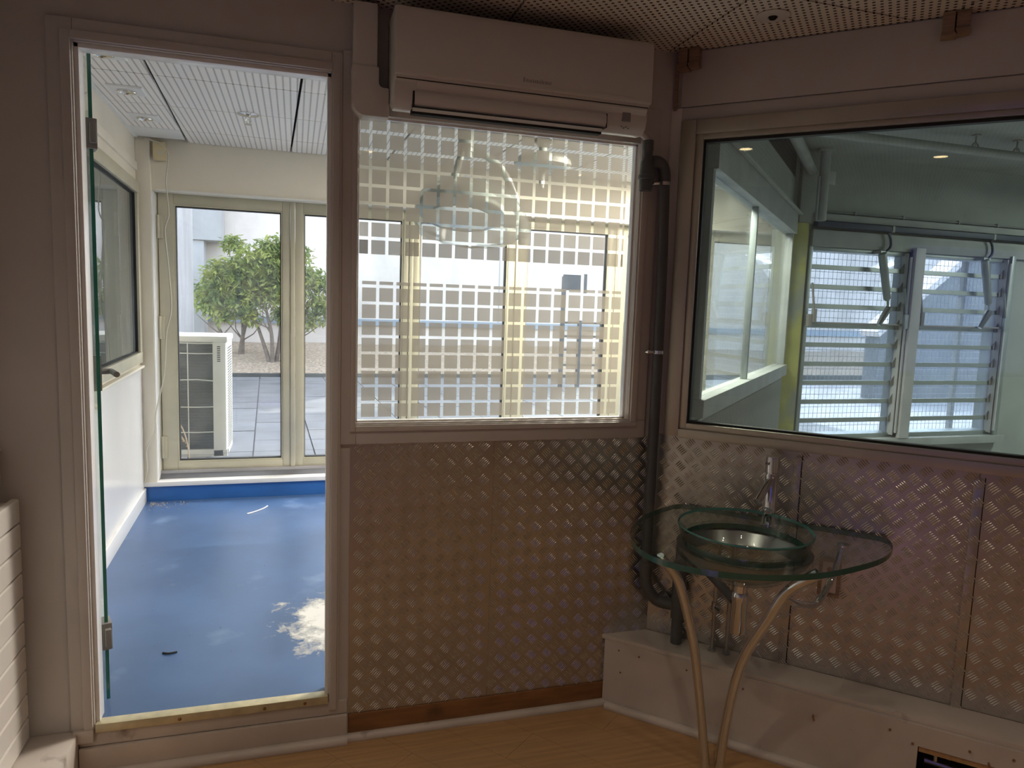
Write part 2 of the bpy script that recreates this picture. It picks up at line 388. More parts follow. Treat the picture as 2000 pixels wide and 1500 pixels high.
# chequer plate: sheets with raised five-bar tread
def tread(inside, x0, x1, z0, z1, T, ph=0.0):
    """one mesh of raised lens-shaped bars; (a,b) in plate plane, T(a,h,b)"""
    v = []; f = []
    P = .0435; ang = math.radians(45)
    ca, sa = math.cos(ang), math.sin(ang)
    n = int((x1-x0+z1-z0)/P)+4
    cxm, czm = (x0+x1)/2, (z0+z1)/2
    for i in range(-n, n):
        for j in range(-n, n):
            u, w_ = i*P*.999, j*P
            a, b = cxm+u*ca-w_*sa+ph, czm+u*sa+w_*ca
            if not (x0+.008 < a < x1-.008 and z0+.008 < b < z1-.008) or not inside(a, b): continue
            hor = (i+j) % 2
            for q in range(5):
                o_ = (q-2)*.0072
                du = (1, 0) if hor else (0, 1); dn = (0, 1) if hor else (1, 0)
                Lh, Wh, H = .0165, .0020, .0011
                cu, cw = o_*dn[0], o_*dn[1]
                pts = []
                for (l, wd, h) in ((-Lh, 0, .0), (-Lh*.45, -Wh, 0), (Lh*.45, -Wh, 0), (Lh, 0, 0), (Lh*.45, Wh, 0), (-Lh*.45, Wh, 0), (-Lh*.5, 0, H), (Lh*.5, 0, H)):
                    uu = cu+l*du[0]+wd*dn[0]; ww = cw+l*du[1]+wd*dn[1]
                    pts.append(T(a+uu*ca-ww*sa, h+.0003, b+uu*sa+ww*ca))
                k = len(v); v += pts
                f += [tuple(k+x for x in t) for t in ((0, 1, 6), (1, 2, 7, 6), (2, 3, 7), (3, 4, 7), (4, 5, 6, 7), (5, 0, 6))]
    return v, f
def plate(name, x0, x1, z0, z1, T, par, label=None):
    p = build(name, G().box(x0, x1, -.003, .0, z0, z1, T), 'alu_plate', par, label=label)
    g = G(); v, f = tread(lambda a, b: True, x0, x1, z0, z1, lambda a, h, b: T(a, h, b))
    g.v = v; g.f = f; g.mi = [0]*len(f)
    build('tread_relief', g, 'alu_bar', p, kind='stuff')
    return p
TA = lambda a, h, b: (a, -.0035-h, b)
plate('chequer_plate', .174, .672, .092, 1.046, TA, wall_front); plate('chequer_plate', .674, CX-.001, .092, 1.046, TA, wall_front)

# right wall (45 degrees), with the big fixed window
g = G(); TB = lambda s, d, z: bp(s, d, z)
WS0, WS1, WZ0, WZ1 = .118, 2.3, 1.118, 2.128
for b in [(0, 2.55, -.12, 0, 0, 1.06), (0, 2.55, -.12, 0, 2.20, 2.75), (0, .03, -.12, 0, 1.06, 2.20), (2.42, 2.55, -.12, 0, 1.06, 2.20)]: g.box(*b, TB)
wall_right = struct('wall_right', g, 'paint_white')
TBp = lambda a, h, b: bp(a, .0035+h, b)
for a0, a1 in ((.002, .499), (.501, 1.035), (1.037, 1.54), (1.542, 2.4)): plate('chequer_plate', a0, a1, .283, 1.058, TBp, wall_right)
for s in (.503, 1.036, 1.541):
    js = build('joint_strip', G().box(s-.014, s+.014, .0045, .0115, .262, 1.03, TB), 'alu_plate', wall_right, bevel=.002)
    build('joint_gap', G().box(s+.0145, s+.0170, .0036, .0055, .283, 1.04, TB), 'dark_gap', wall_right)
    g = G(); v, f = tread(lambda a, b: abs(a-s) < .011, s-.02, s+.02, .27, 1.03, lambda a, h, b: bp(a, .0115+h, b)); g.v = v; g.f = f; g.mi = [0]*len(f)
    build('tread_relief', g, 'alu_bar', js, kind='stuff')
build('lintel_board', G().box(.02, 2.5, 0, .008, 2.252, CEIL-.005, TB), 'paint_white', wall_right, bevel=.002)
build('lintel_board', G().box(.02, 2.5, 0, .010, 2.200, 2.248, TB), 'paint_white', wall_right, bevel=.002)
build('corner_strip', G().box(-.012, .028, 0, .014, 1.062, 2.248, TB), 'paint_white_gloss', wall_right, bevel=.003)
build('wood_sliver', G().box(-.004, .008, .012, .018, 2.24, 2.40, TB), 'block_wood', wall_right, label='bare orange wood sliver in the corner above the cover strip')

window_1 = struct('window_1', G().box(.03, .086, -.06, .030, 1.062, 2.20, TB).box(.086, 2.42, -.06, .030, 2.150, 2.20, TB).box(.086, 2.42, -.06, .034, 1.058, 1.092, TB).box(2.36, 2.42, -.06, .03, 1.09, 2.15, TB), 'alu_frame', bevel=.003, label='big aluminium framed fixed window of the right wall')
build('inner_bead', G().box(.086, .112, -.02, .020, 1.092, 2.15, TB).box(.112, 2.36, -.02, .020, 2.132, 2.15, TB).box(.112, 2.36, -.02, .022, 1.092, 1.114, TB), 'alu_frame', window_1, bevel=.002)
build('gasket', G().box(.112, .120, -.018, .008, 1.114, 2.132, TB).box(.12, 2.36, -.018, .008, 2.122, 2.132, TB).box(.12, 2.36, -.018, .008, 1.114, 1.122, TB), 'black_rubber', window_1)
build('pane', G().box(.116, 2.36, -.016, -.010, 1.116, 2.13, TB), 'pane_room', window_1)

# other walls, floor and ceiling of the front room
wall_left = struct('wall_left', G().box(-1.0, -.9, -5.1, 0, 0, 2.7), 'paint_white')
wall_rear = struct('wall_rear', G().box(-1.0, 3.2, -5.1, -5.0, 0, 2.7), 'paint_white')
wall_side = struct('wall_side', G().box(3.1, 3.2, -5.0, -1.80, 0, 2.7), 'paint_white')
ROOM = [(-1, 0, .9), (0, 1, 0), (S2, S2, CX*S2), (1, 0, 3.1), (0, -1, 5.0)]
poly = clip_all([(-3, 2), (6, 2), (6, -8), (-3, -8)], ROOM)
floor = struct('floor', G().prism(poly, -.15, -.012), 'wood_base')
# laminate planks, laid askew
dx, dy = .625, -.781
nplank = 0
for i in range(-36, 30):
    off = .209+.1725*i
    st = -6+random.random()*1.2
    while st < 6:
        ln = 1.22
        o0 = (off*.781, off*.625)
        q = [(o0[0]+dx*a+.781*b, o0[1]+dy*a+.625*b) for a, b in ((st+.0005, .0006), (st+ln-.0005, .0006), (st+ln-.0005, .172), (st+.0005, .172))]
        q = clip_all(q, ROOM); st += ln
        if q: build('plank', G().prism(q, -.012, 0), 'plank_wood', floor); nplank += 1
ceiling = struct('ceiling', G().prism(clip_all([(-3, 2), (6, 2), (6, -8), (-3, -8)], [(-1, 0, 1.0), (0, 1, .0), (S2, S2, CX*S2), (1, 0, 3.2), (0, -1, 5.1)]), CEIL+.03, 2.72), 'plenum')
for i in range(-3, 5):
    for j in range(0, 9):
        x0 = .665+.613*i; y1 = -.527+.606-.606*j
        q = clip_all([(x0+.0045, y1-.6015), (x0+.6085, y1-.6015), (x0+.6085, y1-.0045), (x0+.0045, y1-.0045)], [(-1, 0, .9), (0, 1, 0), (S2, S2, CX*S2-.001), (1, 0, 3.1), (0, -1, 5.0)])
        if q: build('ceiling_tile', G().prism(q, CEIL, CEIL+.02), 'ceil_tile', ceiling)

# boxed-in pipes along the foot of the right wall
BL = (1.128, -.004)
def bq(s, d): p = bp(s, d, 0); return (p[0], p[1])
trim_1 = struct('trim_1', G().prism([(CX-.003, -.003), (BL[0], -.003), bq(-.05, .140), bq(2.45, .160), bq(2.45, .003)], .264, .281), 'paint_dirty', bevel=.002, label='white pipe boxing along the foot of the right wall')
def bfront(s): return .140+.02*min(1, max(0, (s+.05)/1.0)) if s > -.05 else .140
g = G()
def fr(s0, s1, z0, z1, th=.016):
    g.add([bp(s0, bfront(s0)-th, z0), bp(s1, bfront(s1)-th, z0), bp(s1, bfront(s1)-th, z1), bp(s0, bfront(s0)-th, z1), bp(s0, bfront(s0), z0), bp(s1, bfront(s1), z0), bp(s1, bfront(s1), z1), bp(s0, bfront(s0), z1)], [(0, 1, 2, 3), (4, 5, 6, 7), (0, 1, 5, 4), (1, 2, 6, 5), (2, 3, 7, 6), (3, 0, 4, 7)])
fr(-.118, .935, .02, .264); fr(.935, 1.36, .196, .264); fr(.935, 1.36, .02, .035); fr(1.36, 2.45, .02, .264)
build('front_board', g, 'paint_dirty', trim_1)
build('hatch_edge', G().box(.938, 1.357, .128, .156, .178, .195, TB), 'plank_wood', trim_1, label='bare wood upper edge of the hatch opening')
build('hatch_back', G().box(.90, 1.40, .006, .010, .03, .26, TB), 'dark_gap', trim_1)
quarter('quarter_round', bp(-.10, .152, .008), bp(2.4, .172, .008), trim_1, .018)
for s, z in ((-.06, .235), (.02, .232), (.20, .232), (.40, .222), (.855, .225), (1.07, .225), (1.18, .235), (.92, .20), (-.05, .15)):
    build('nail', G().lathe([(.0001, 0), (.0042, 0), (.0036, .003), (.0001, .004)], lambda a, b, h, s=s, z=z: bp(s+a, bfront(s)+h, z+b), 8), 'wood_base', trim_1)
for s, z in ((.63, .20), (1.12, .205)):
    build('hook', G().tube([bp(s, bfront(s), z), bp(s, bfront(s)+.012, z), bp(s+.004, bfront(s)+.014, z-.012)], .0028, 6), 'wood_base', trim_1)
sv = thing('shutoff_valve', 'small chrome valve in the dark hatch of the white pipe boxing', 'valve', bp(.99, .09, .04))
build('pipe', G().tube([bp(.96, .09, .12), bp(1.34, .09, .10)], .009, 8), 'steel_dull', sv, smooth=40)
build('valve_body', G().tube([bp(.965, .09, .155), bp(.985, .09, .154), bp(1.0, .09, .153), bp(1.03, .09, .152)], [.009, .013, .008, .011], 10), 'chrome', sv, smooth=40)
build('stem', G().tube([bp(.99, .09, .155), bp(.99, .09, .112)], .006, 8), 'chrome', sv, smooth=40)

# plinth and slatted radiator at the left
trim_2 = struct('trim_2', G().box(-.9, -.652, -2.2, -.002, 0, .152), 'paint_dirty', bevel=.006, label='white plinth under the slatted radiator cover at the left')
rad = thing('radiator', 'white radiator with horizontal slatted front on the plinth at the left edge', 'radiator', (-.84, -.8, .152))
build('body', G().box(-.893, -.800, -1.9, -.035, .156, .905), 'paint_white_gloss', rad, bevel=.004)
rs = None
for k in range(10):
    z1 = .911-.0762*k; z0 = max(z1-.0735, .156)
    g = G().prism([(-.800, z0), (-.785, z0+.001), (-.781, z0+.005), (-.781, z1-.005), (-.785, z1-.001), (-.800, z1)], -1.9, -.022, lambda a, b, c: (a, c, b))
    build('slat', g, 'paint_white_gloss', rad, smooth=30)
build('valve', G().tube([(-.835, -.07, .90), (-.835, -.07, .925), (-.835, -.07, .926), (-.835, -.07, .942)], [.008, .008, .014, .012], 10), 'chrome', rad, smooth=40, label='chrome bleed valve')
rb = thing('radiator_box', 'pale grey box at the left picture edge above the slatted radiator', 'box', (-.86, -.1, .94))
build('casing', G().box(-.898, -.826, -.3, -.012, .945, 1.052), 'paint_white', rb, bevel=.006)
build('lid', G().box(-.898, -.822, -.304, -.008, 1.052, 1.062), 'paint_white', rb, bevel=.003)

# ------------------------------------------------------------------ hatched window
window_2 = struct('window_2', G().box(HX0-.004, HX0+.006, GY-.010, GY+.016, HZ0, HZ1).box(HX1-.006, HX1+.004, GY-.010, GY+.016, HZ0, HZ1).box(HX0, HX1, GY-.010, GY+.016, HZ1-.005, HZ1+.003).box(HX0, HX1, GY-.010, GY+.016, HZ0-.002, HZ0+.008), 'annex_panel', label='interior window with frosted film squares between the door and the pipes')
build('pane', G().box(HX0+.004, HX1-.004, GY, GY+.006, HZ0+.006, HZ1-.004), 'pane_hatch', window_2)
sq = None; nsq = 0
def square(x0, x1, z0, z1):
    global sq, nsq
    x0 = max(x0, HX0+.008); x1 = min(x1, HX1-.032); z0 = max(z0, HZ0+.010); z1 = min(z1, HZ1-.006)
    if x1-x0 < .008 or z1-z0 < .006: return
    full = abs(x1-x0-.0459) < .0006 and abs(z1-z0-.0459) < .0012
    nsq += 1
    if full and sq is not None:
        inst(sq, ((x0+x1)/2, GY-.0007, (z0+z1)/2), window_2); return
    o = build('frosted_square', G().box(x0, x1, GY-.0011, GY-.0003, z0, z1), 'frost_film', window_2, center=True)
    if full and sq is None: sq = o
P_ = .0574*.9863
for k in range(-2, 18):
    xl = .2378*.9863+P_*k
    for r in range(-1, 8):
        zt = 1.53+(2.0796-.0577*r-1.53)*.9863
        z0 = zt-.0569+.0055; z1 = zt-.0055
        if r == 7: continue
        square(xl+.0054, xl+P_-.0053, z0, z0+.0459)
    square(xl+.0054, xl+P_-.0053, 1.679, 1.7245)
    x2 = .209*.9863+P_*k
    square(x2+.0054, x2+P_-.0053, 1.579, 1.590)
    for r in range(0, 9):
        zt = 1.53+(1.574-.0566*r-1.53)*.9863
        square(x2+.0054, x2+P_-.0053, zt-.0055-.0451, zt-.0052)

# ------------------------------------------------------------------ air conditioner
ac = thing('air_conditioner', 'white wall mounted split air conditioner above the hatched window', 'air conditioner', (.69, -.1, 2.1))
prof = [(-.001, 2.155), (-.001, 2.398), (-.165, 2.398), (-.186, 2.392), (-.196, 2.378), (-.200, 2.21), (-.199, 2.185), (-.186, 2.18), (-.188, 2.150), (-.178, 2.120), (-.155, 2.102), (-.12, 2.105), (-.05, 2.138)]
build('casing', G().prism(prof, .281, 1.112, XT), 'ac_white', ac, bevel=.006)
fpn = build('front_panel', G().prism([(-.196, 2.192), (-.2085, 2.192), (-.211, 2.200), (-.2085, 2.370), (-.200, 2.386), (-.190, 2.386)], .279, 1.114, XT), 'ac_white', ac, bevel=.004)
build('panel_shadow_gap', G().box(.285, 1.108, -.197, -.186, 2.183, 2.193), 'dark_gap', ac)
build('lower_lip', G().prism([(-.186, 2.182), (-.199, 2.182), (-.200, 2.176), (-.186, 2.158)], .345, 1.105, XT), 'ac_white', ac, bevel=.002)
g = G(); arc = [(-.187+.006, 2.152), (-.193, 2.150), (-.198, 2.140), (-.198, 2.125), (-.192, 2.112), (-.183, 2.106), (-.181, 2.112), (-.188, 2.120), (-.190, 2.135), (-.186, 2.145)]
build('flap', G().prism(arc, .340, .962, XT), 'ac_gloss', ac, smooth=35)
build('flap_lower', G().prism([(-.181, 2.104), (-.189, 2.105), (-.178, 2.097), (-.170, 2.098)], .336, .952, XT), 'ac_gloss', ac)
build('flap_groove', G().box(.338, .958, -.196, -.18, 2.1045, 2.107), 'dark_gap', ac)
build('outlet_gap', G().box(.334, .955, -.176, -.15, 2.090, 2.103), 'dark_gap', ac)
build('end_line', G().box(.962, .966, -.194, -.17, 2.108, 2.152), 'dark_gap', ac); build('end_line', G().box(.335, .340, -.194, -.17, 2.108, 2.152), 'dark_gap', ac)
build('display_window', G().box(1.022, 1.050, -.1905, -.182, 2.136, 2.164), 'ac_grey', ac, label='small grey display window')
for k in range(4): build('indicator_mark', G().box(1.02+.008*k, 1.024+.008*k, -.186, -.18, 2.118-.004*(k % 2), 2.121-.004*(k % 2)), 'ac_grey', ac)
g = G()
xs = .672
for k, (wd, ht) in enumerate([(.010, .014), (.007, .010), (.006, .009), (.008, .009), (.007, .010), (.006, .009), (.008, .009), (.007, .009), (.005, .013), (.007, .009), (.004, .009), (.007, .009), (.006, .008), (.006, .009)]):
    g.box(xs, xs+wd*.55, -.2117, -.2108, 2.212, 2.212+ht); xs += wd
build('worn_lettering', g, 'ink', fpn)
build('trim_line', G().box(.70, 1.05, -.2119, -.2100, 2.2052, 2.2066), 'ac_gloss', fpn)
tk = thing('pipe_trunking', 'white plastic pipe trunking bending down to the left side of the air conditioner', 'trunking', (.22, -.035, 2.1))
def rounded(pts): return pts
AY = lambda a, b, c: (a, c, b)
build('channel', G().prism([(.170, 2.235), (.243, 2.235), (.243, CEIL-.012), (.170, CEIL-.012)], -.066, -.001, AY), 'ac_white', tk, bevel=.006)
q = [(.166, 2.245), (.166, 2.135)]
for k in range(7): an = PI+k*PI/12; q.append((.206+.040*math.cos(an), 2.135+.040*math.sin(an)))
q += [(.2795, 2.095), (.2795, 2.185), (.262, 2.185)]
for k in range(1, 6): an = -PI/2-k*PI/10; q.append((.262+.014*math.cos(an), 2.199+.014*math.sin(an)))
q += [(.248, 2.245)]
build('elbow', G().prism(q, -.072, -.001, AY), 'ac_white', tk, bevel=.006)
build('back_strip', G().box(.246, .2795, -.03, -.001, 2.19, CEIL-.03), 'ac_grey', tk, label='grey strip between trunking and air conditioner')  # plain grey strip filling the space beside the trunking

# ------------------------------------------------------------------ grey drain stack in the corner
dp = thing('drain_pipe', 'dark grey plastic drain pipe running down the corner past the windows', 'pipe', (1.28, -.05, .29))
def tb(name, pts, r, mat, par, n=14, k=6, sm=50, **kw):
    return build(name, G().tube(curve(pts, k) if k else pts, r, n), mat, par, smooth=sm, **kw)
tb('condensate_hose', [(1.118, -.06, 2.155), (1.135, -.055, 2.15), (1.170, -.05, 2.135), (1.188, -.05, 2.118), (1.190, -.05, 2.10)], .012, 'hose_white', dp, label='white condensate hose from the air conditioner')
build('coupling', G().tube([(1.191, -.05, 2.118), (1.191, -.05, 2.085), (1.191, -.05, 2.083), (1.190, -.05, 2.062), (1.190, -.05, 2.040), (1.1895, -.05, 2.000), (1.1895, -.05, 1.998), (1.189, -.05, 1.985), (1.189, -.05, 1.983), (1.188, -.05, 1.945)], [.018, .018, .0165, .0165, .025, .0265, .030, .030, .025, .022], 18), 'pvc_grey', dp, smooth=45)
tb('bend', [(1.205, -.05, 2.045), (1.228, -.05, 2.048), (1.250, -.048, 2.038), (1.262, -.046, 2.01), (1.2645, -.045, 1.975)], .0215, 'pvc_grey', dp)
tb('stack', [(1.2645, -.045, 1.985), (1.275, -.045, 1.6), (1.277, -.045, 1.0), (1.277, -.045, .52)], .0195, 'pvc_grey', dp, k=3)
e0 = Vector((1.277, -.045, .52)); eh = Vector(bp(.05, .045, .425)); e1 = Vector(bp(.115, .05, .425))
tb('elbow', [e0+Vector((0, 0, .03)), e0, e0+Vector((.008, -.008, -.05)), eh, e1], .023, 'pvc_grey', dp)
build('collar', G().tube([(1.277, -.045, .53), (1.277, -.045, .575)], .0245, 14), 'pvc_grey', dp, smooth=45)
build('branch', G().tube([bp(.132, .055, .67), bp(.132, .055, .60), bp(.132, .055, .599), bp(.132, .055, .38), bp(.132, .055, .379), bp(.132, .055, .282)], [.020, .020, .026, .026, .021, .021], 14), 'pvc_grey', dp, smooth=45)
for z, xx in ((1.975, 1.2645), (1.372, 1.2775)):
    build('pipe_clamp', G().tube([(xx, -.045, z-.006), (xx, -.045, z+.006)], .0225, 16).tube([(xx-.024, -.052, z), (xx-.040, -.045, z), (xx-.046, -.03, z)], [.006, .007, .005], 8), 'chrome', dp, smooth=45, label='chrome pipe clamp')

# ------------------------------------------------------------------ wash basin
wb = thing('washbasin', 'oval glass washbasin on curved chrome legs in front of the chequered wall', 'sink', bp(.4, .3, 0))
out = closed_curve([(.115, .022), (.076, .09), (.046, .21), (.040, .33), (.058, .445), (.102, .545), (.16, .612), (.225, .648), (.30, .66), (.385, .65), (.511, .60), (.633, .503), (.732, .364), (.79, .25), (.813, .15), (.812, .085), (.790, .030), (.70, .018), (.45, .018), (.22, .018)], 4)
BC = (.397, .335)
hole = [(BC[0]+.188*math.cos(2*PI*k/40), BC[1]+.188*math.sin(2*PI*k/40)) for k in range(40)]
def plate_hole(outer, hole, z0, z1, T):
    g = G(); n, m = len(outer), len(hole)
    import mathutils
    from mathutils.geometry import tessellate_polygon
    tri = tessellate_polygon([[Vector((*p, 0)) for p in outer], [Vector((*p, 0)) for p in hole]])
    allp = outer+hole
    for z in (z0, z1): g.add([T(a, b, z) for a, b in allp], [tuple(t) for t in tri], 0)
    N = n+m
    for i in range(n): j = (i+1) % n; g.f.append((i, j, N+j, N+i)); g.mi.append(1)
    for i in range(m): j = (i+1) % m; g.f.append((n+i, n+j, N+n+j, N+n+i)); g.mi.append(1)
    return g
build('glass_top', plate_hole(out, hole, .789, .807, TB), ['table_glass', 'table_edge'], wb, label='clear glass top with a green edge')
TBc = lambda a, b, h: bp(BC[0]+a, BC[1]+b, h)
prof = [(.030, .688), (.085, .694), (.13, .715), (.165, .752), (.183, .795), (.192, .820), (.203, .848), (.206, .856), (.2085, .852), (.198, .820), (.189, .793), (.171, .748), (.135, .708), (.088, .687), (.030, .681)]
build('bowl', G().lathe(prof, TBc, 48, mis=[0]*6+[1, 1]+[0]*6), ['bowl_glass', 'glass_rim'], wb, smooth=60, label='clear glass bowl')
build('bowl_ring', G().lathe([(.186, .807), (.200, .807), (.200, .812), (.190, .815), (.186, .812)], TBc, 48), 'bowl_glass', wb, smooth=40)
build('support_disc', G().lathe([(.205, .7885), (.196, .773), (.172, .743), (.170, .739), (.199, .770), (.209, .7885)], TBc, 40), 'steel_dull', wb, smooth=50)
fc = build('faucet', G().lathe([(.0001, .807), (.028, .807), (.028, .812), (.0235, .815), (.0235, .985), (.022, .987), (.022, .992), (.0245, .994), (.0245, 1.042), (.0235, 1.047), (.0001, 1.047)], lambda a, b, h: bp(.437+a, .115+b, h), 24), 'chrome', wb, smooth=40, label='tall chrome mixer tap')
build('spout', G().tube([bp(.437, .12, .972), bp(.425, .16, .945), bp(.412, .205, .908)], .0125, 14), 'chrome', fc, smooth=40)
build('lever', G().tube([bp(.437, .115, 1.02), bp(.422, .150, 1.028)], .0045, 8), 'chrome', fc, smooth=40)
build('overflow_button', G().lathe([(.0001, 0), (.009, 0), (.009, .004), (.0001, .005)], lambda a, b, h: bp(.437+a, .1385+h, .862+b), 12), 'steel_dull', fc)
build('left_leg', G().tube(curve([bp(.196, .575, .787), bp(.222, .54, .746), bp(.248, .50, .673), bp(.28, .42, .465), bp(.305, .35, .193), bp(.322, .318, 0)]), .0155, 14), 'chrome', wb, smooth=50)
rl = build('right_leg', G().tube(curve([bp(.628, .452, .787), bp(.577, .45, .745), bp(.536, .43, .69), bp(.496, .41, .60), bp(.424, .37, .431), bp(.381, .32, .201), bp(.363, .30, .0)]), .0165, 14), 'chrome', wb, smooth=50)
build('rear_arm', G().tube(curve([bp(.535, .425, .685), bp(.56, .39, .662), bp(.588, .32, .636), bp(.614, .26, .622), bp(.636, .20, .648), bp(.655, .15, .70), bp(.672, .12, .787)]), .0105, 12), 'chrome', wb, smooth=50)
for q in ((.196, .575), (.628, .452), (.672, .12)):
    build('glass_pad', G().lathe([(.0001, .781), (.020, .781), (.020, .7885), (.0001, .7885)], lambda a, b, h, q=q: bp(q[0]+a, q[1]+b, h), 16), 'chrome', wb, smooth=40)
TT = lambda a, b, h: bp(BC[0]+a, BC[1]+b, h)
build('drain_tail', G().lathe([(.0001, .690), (.026, .690), (.030, .682), (.022, .676), (.022, .640), (.0001, .640)], TT, 20), 'chrome', wb, smooth=40)
build('bottle_trap', G().lathe([(.0001, .640), (.024, .640), (.027, .634), (.027, .612), (.0255, .610), (.0255, .512), (.022, .502), (.0001, .502)], TT, 24), 'chrome', wb, smooth=40, label='chrome bottle trap')
tb('waste_pipe', [bp(BC[0]-.02, BC[1]-.02, .598), bp(.30, .23, .62), bp(.20, .13, .645), bp(.155, .085, .652)], .0155, 'pvc_grey', wb, k=4)
build('rubber_sleeve', G().tube([bp(.225, .155, .638), bp(.22, .15, .639), bp(.205, .136, .643), bp(.20, .131, .644), bp(.185, .116, .648), bp(.165, .096, .652)], [.018, .026, .026, .023, .027, .027], 14), 'black_rubber', wb, smooth=45)
tb('flexible_hose', [bp(.42, .12, .79), bp(.40, .13, .74), bp(.36, .11, .755), bp(.325, .07, .70), bp(.317, .045, .613)], .006, 'steel_dull', wb)
tb('flexible_hose', [bp(.45, .12, .79), bp(.40, .10, .72), bp(.33, .09, .74), bp(.28, .06, .69), bp(.264, .045, .613)], .006, 'steel_dull', wb)
for s, nm in ((.265, 'thin steel water pipe with a valve below the basin, the left one of two'), (.316, 'plain thin steel water pipe below the basin, the right one of two')):
    sp = thing('supply_pipe', nm, 'pipe', bp(s, .045, .28), 'thin water pipes under the basin')
    build('tube', G().tube([bp(s, .045, .282), bp(s, .045, .60)], .0075, 10), 'steel_dull', sp, smooth=40)
    build('foot_ring', G().tube([bp(s, .045, .282), bp(s, .045, .290)], .014, 12), 'steel_dull', sp, smooth=40)
    if s < .3:
        build('valve', G().tube([bp(s, .045, .435), bp(s, .045, .47)], .012, 10).tube([bp(s, .045, .452), bp(s+.03, .075, .45)], [.008, .010], 8), 'steel_dull', sp, smooth=40)
    else: build('nut', G().tube([bp(s, .045, .575), bp(s, .045, .60)], .011, 6), 'steel_dull', sp)
wo = thing('wall_outlet', 'double wall socket frame on the chequered wall behind the basin', 'socket', bp(.635, .005, .57))
build('frame', G().box(.600, .612, .005, .022, .565, .70, TB).box(.658, .670, .005, .022, .565, .70, TB).box(.612, .658, .005, .022, .565, .578, TB).box(.612, .658, .005, .022, .688, .70, TB), 'block_wood', wo, bevel=.002)
build('insert', G().box(.612, .658, .005, .015, .578, .688, TB), 'alu_plate', wo); 
for z in (.605, .66): build('socket_hole', G().lathe([(.0001, 0), (.010, 0), (.010, .0015), (.0001, .0016)], lambda a, b, h, z=z: bp(.635+a, .0152+h, z+b), 12), 'wood_base', wo)

# wooden blocks at the ceiling
for s0, lab in ((.012, 'pair of wooden blocks under the ceiling in the room corner'), (.815, 'split wooden blocks under the ceiling above the big window')):
    wk = thing('wooden_block', lab, 'block', bp(s0+.035, .02, 2.375), 'wooden blocks under the ceiling')
    build('block', G().box(s0, s0+.032, .010, .050, 2.384, CEIL-.002, TB), 'block_wood', wk, bevel=.002)
    build('block', G().box(s0+.036, s0+.072, .010, .044, 2.390, CEIL-.002, TB), 'block_wood', wk, bevel=.002)
    build('wedge', G().prism([(s0-.002, 2.372), (s0+.04, 2.370), (s0+.03, 2.386), (s0, 2.388)], .010, .056, lambda a, b, c: bp(a, c, b)), 'block_wood', wk, bevel=.001)
    build('wedge', G().prism([(s0+.04, 2.374), (s0+.074, 2.378), (s0+.072, 2.392), (s0+.034, 2.390)], .010, .052, lambda a, b, c: bp(a, c, b)), 'block_wood', wk, bevel=.001)

def disc(T, prof, n=24): return G().lathe(prof, T, n)
sp = thing('sprinkler_plate', 'white round ceiling plate with a dark centre hole in the front room', 'sprinkler', (1.415, -.40, CEIL))
build('plate', disc(lambda a, b, h: (1.415+a, -.40+b, CEIL-h), [(.014, .0005), (.05, .0005), (.052, .003), (.045, .006), (.016, .006), (.014, .001)]), 'ac_white', sp, smooth=40)
build('nozzle', disc(lambda a, b, h: (1.415+a, -.40+b, CEIL-h), [(.0001, .0045), (.0135, .0045), (.010, .012), (.0001, .014)], 14), 'dark_gap', sp, smooth=40)
# warm downlights of the front room (first pair reflected in the big window, the rest added for brightness)
first = None
for i, (x, y) in enumerate(((.141, -1.092), (.441, -2.166), (1.9, -2.3), (1.9, -3.6), (.5, -3.9))):
    lab = ('lit warm ceiling downlight nearest the door', 'lit warm ceiling downlight over the room centre', 'added warm ceiling downlight toward the right side wall', 'added warm ceiling downlight in the rear right corner', 'added warm ceiling downlight near the rear wall')[i]
    dl = thing('downlight', lab, 'light', (x, y, CEIL), 'warm downlights of the front room')
    build('ring', disc(lambda a, b, h: (x+a, y+b, CEIL-h), [(.036, .0005), (.046, .0005), (.046, .004), (.038, .006), (.036, .001)]), 'ac_white', dl, smooth=40)
    build('lamp', disc(lambda a, b, h: (x+a, y+b, CEIL-h), [(.0001, .003), (.035, .003), (.035, .0005), (.0001, .0005)]), 'glow_warm', dl)
    l = bpy.data.lights.new('downlight_beam', 'SPOT'); l.energy = WARM_W; l.spot_size = math.radians(125); l.spot_blend = .8; l.shadow_soft_size = .03; l.color = (1, .82, .63)
    lo = bpy.data.objects.new('downlight_beam', l); C.objects.link(lo); lo.parent = dl; lo.location = (0, 0, -.012)
# added blue glowing panel behind the camera, for the blue reflections at the right
bl = thing('blue_glow_panel', 'added panel glowing dim blue on the left wall behind the camera', 'screen', (-.89, -4.0, 1.1))
build('housing', G().box(-.899, -.862, -4.7, -3.3, 1.05, 2.15), 'black_rubber', bl, bevel=.004)
build('panel', G().box(-.862, -.858, -4.66, -3.34, 1.09, 2.11), 'glow_blue', bl)

bs = thing('blue_fill_spot', 'added small blue spotlight on the left wall behind the camera', 'light', (-.84, -3.1, 1.6))  # unseen spotlight added to throw a blue glow on the right-hand plates
build('bracket', G().box(-.899, -.86, -3.13, -3.07, 1.57, 1.63), 'black_rubber', bs, bevel=.003)
build('can', G().tube([(-.875, -3.12, 1.66), (-.82, -3.07, 1.50)], .035, 14), 'black_rubber', bs, smooth=40)
l = bpy.data.lights.new('blue_fill_beam', 'SPOT'); l.energy = BLUE_W; l.spot_size = math.radians(24); l.spot_blend = .4; l.shadow_soft_size = .03; l.color = (.16, .14, 1)
lo = bpy.data.objects.new('blue_fill_beam', l); C.objects.link(lo); lo.parent = bs; lo.location = (.02, .03, -.12)
lo.rotation_euler = Vector((-.55, -.35, 1.48)).to_track_quat('Z', 'Y').to_euler()

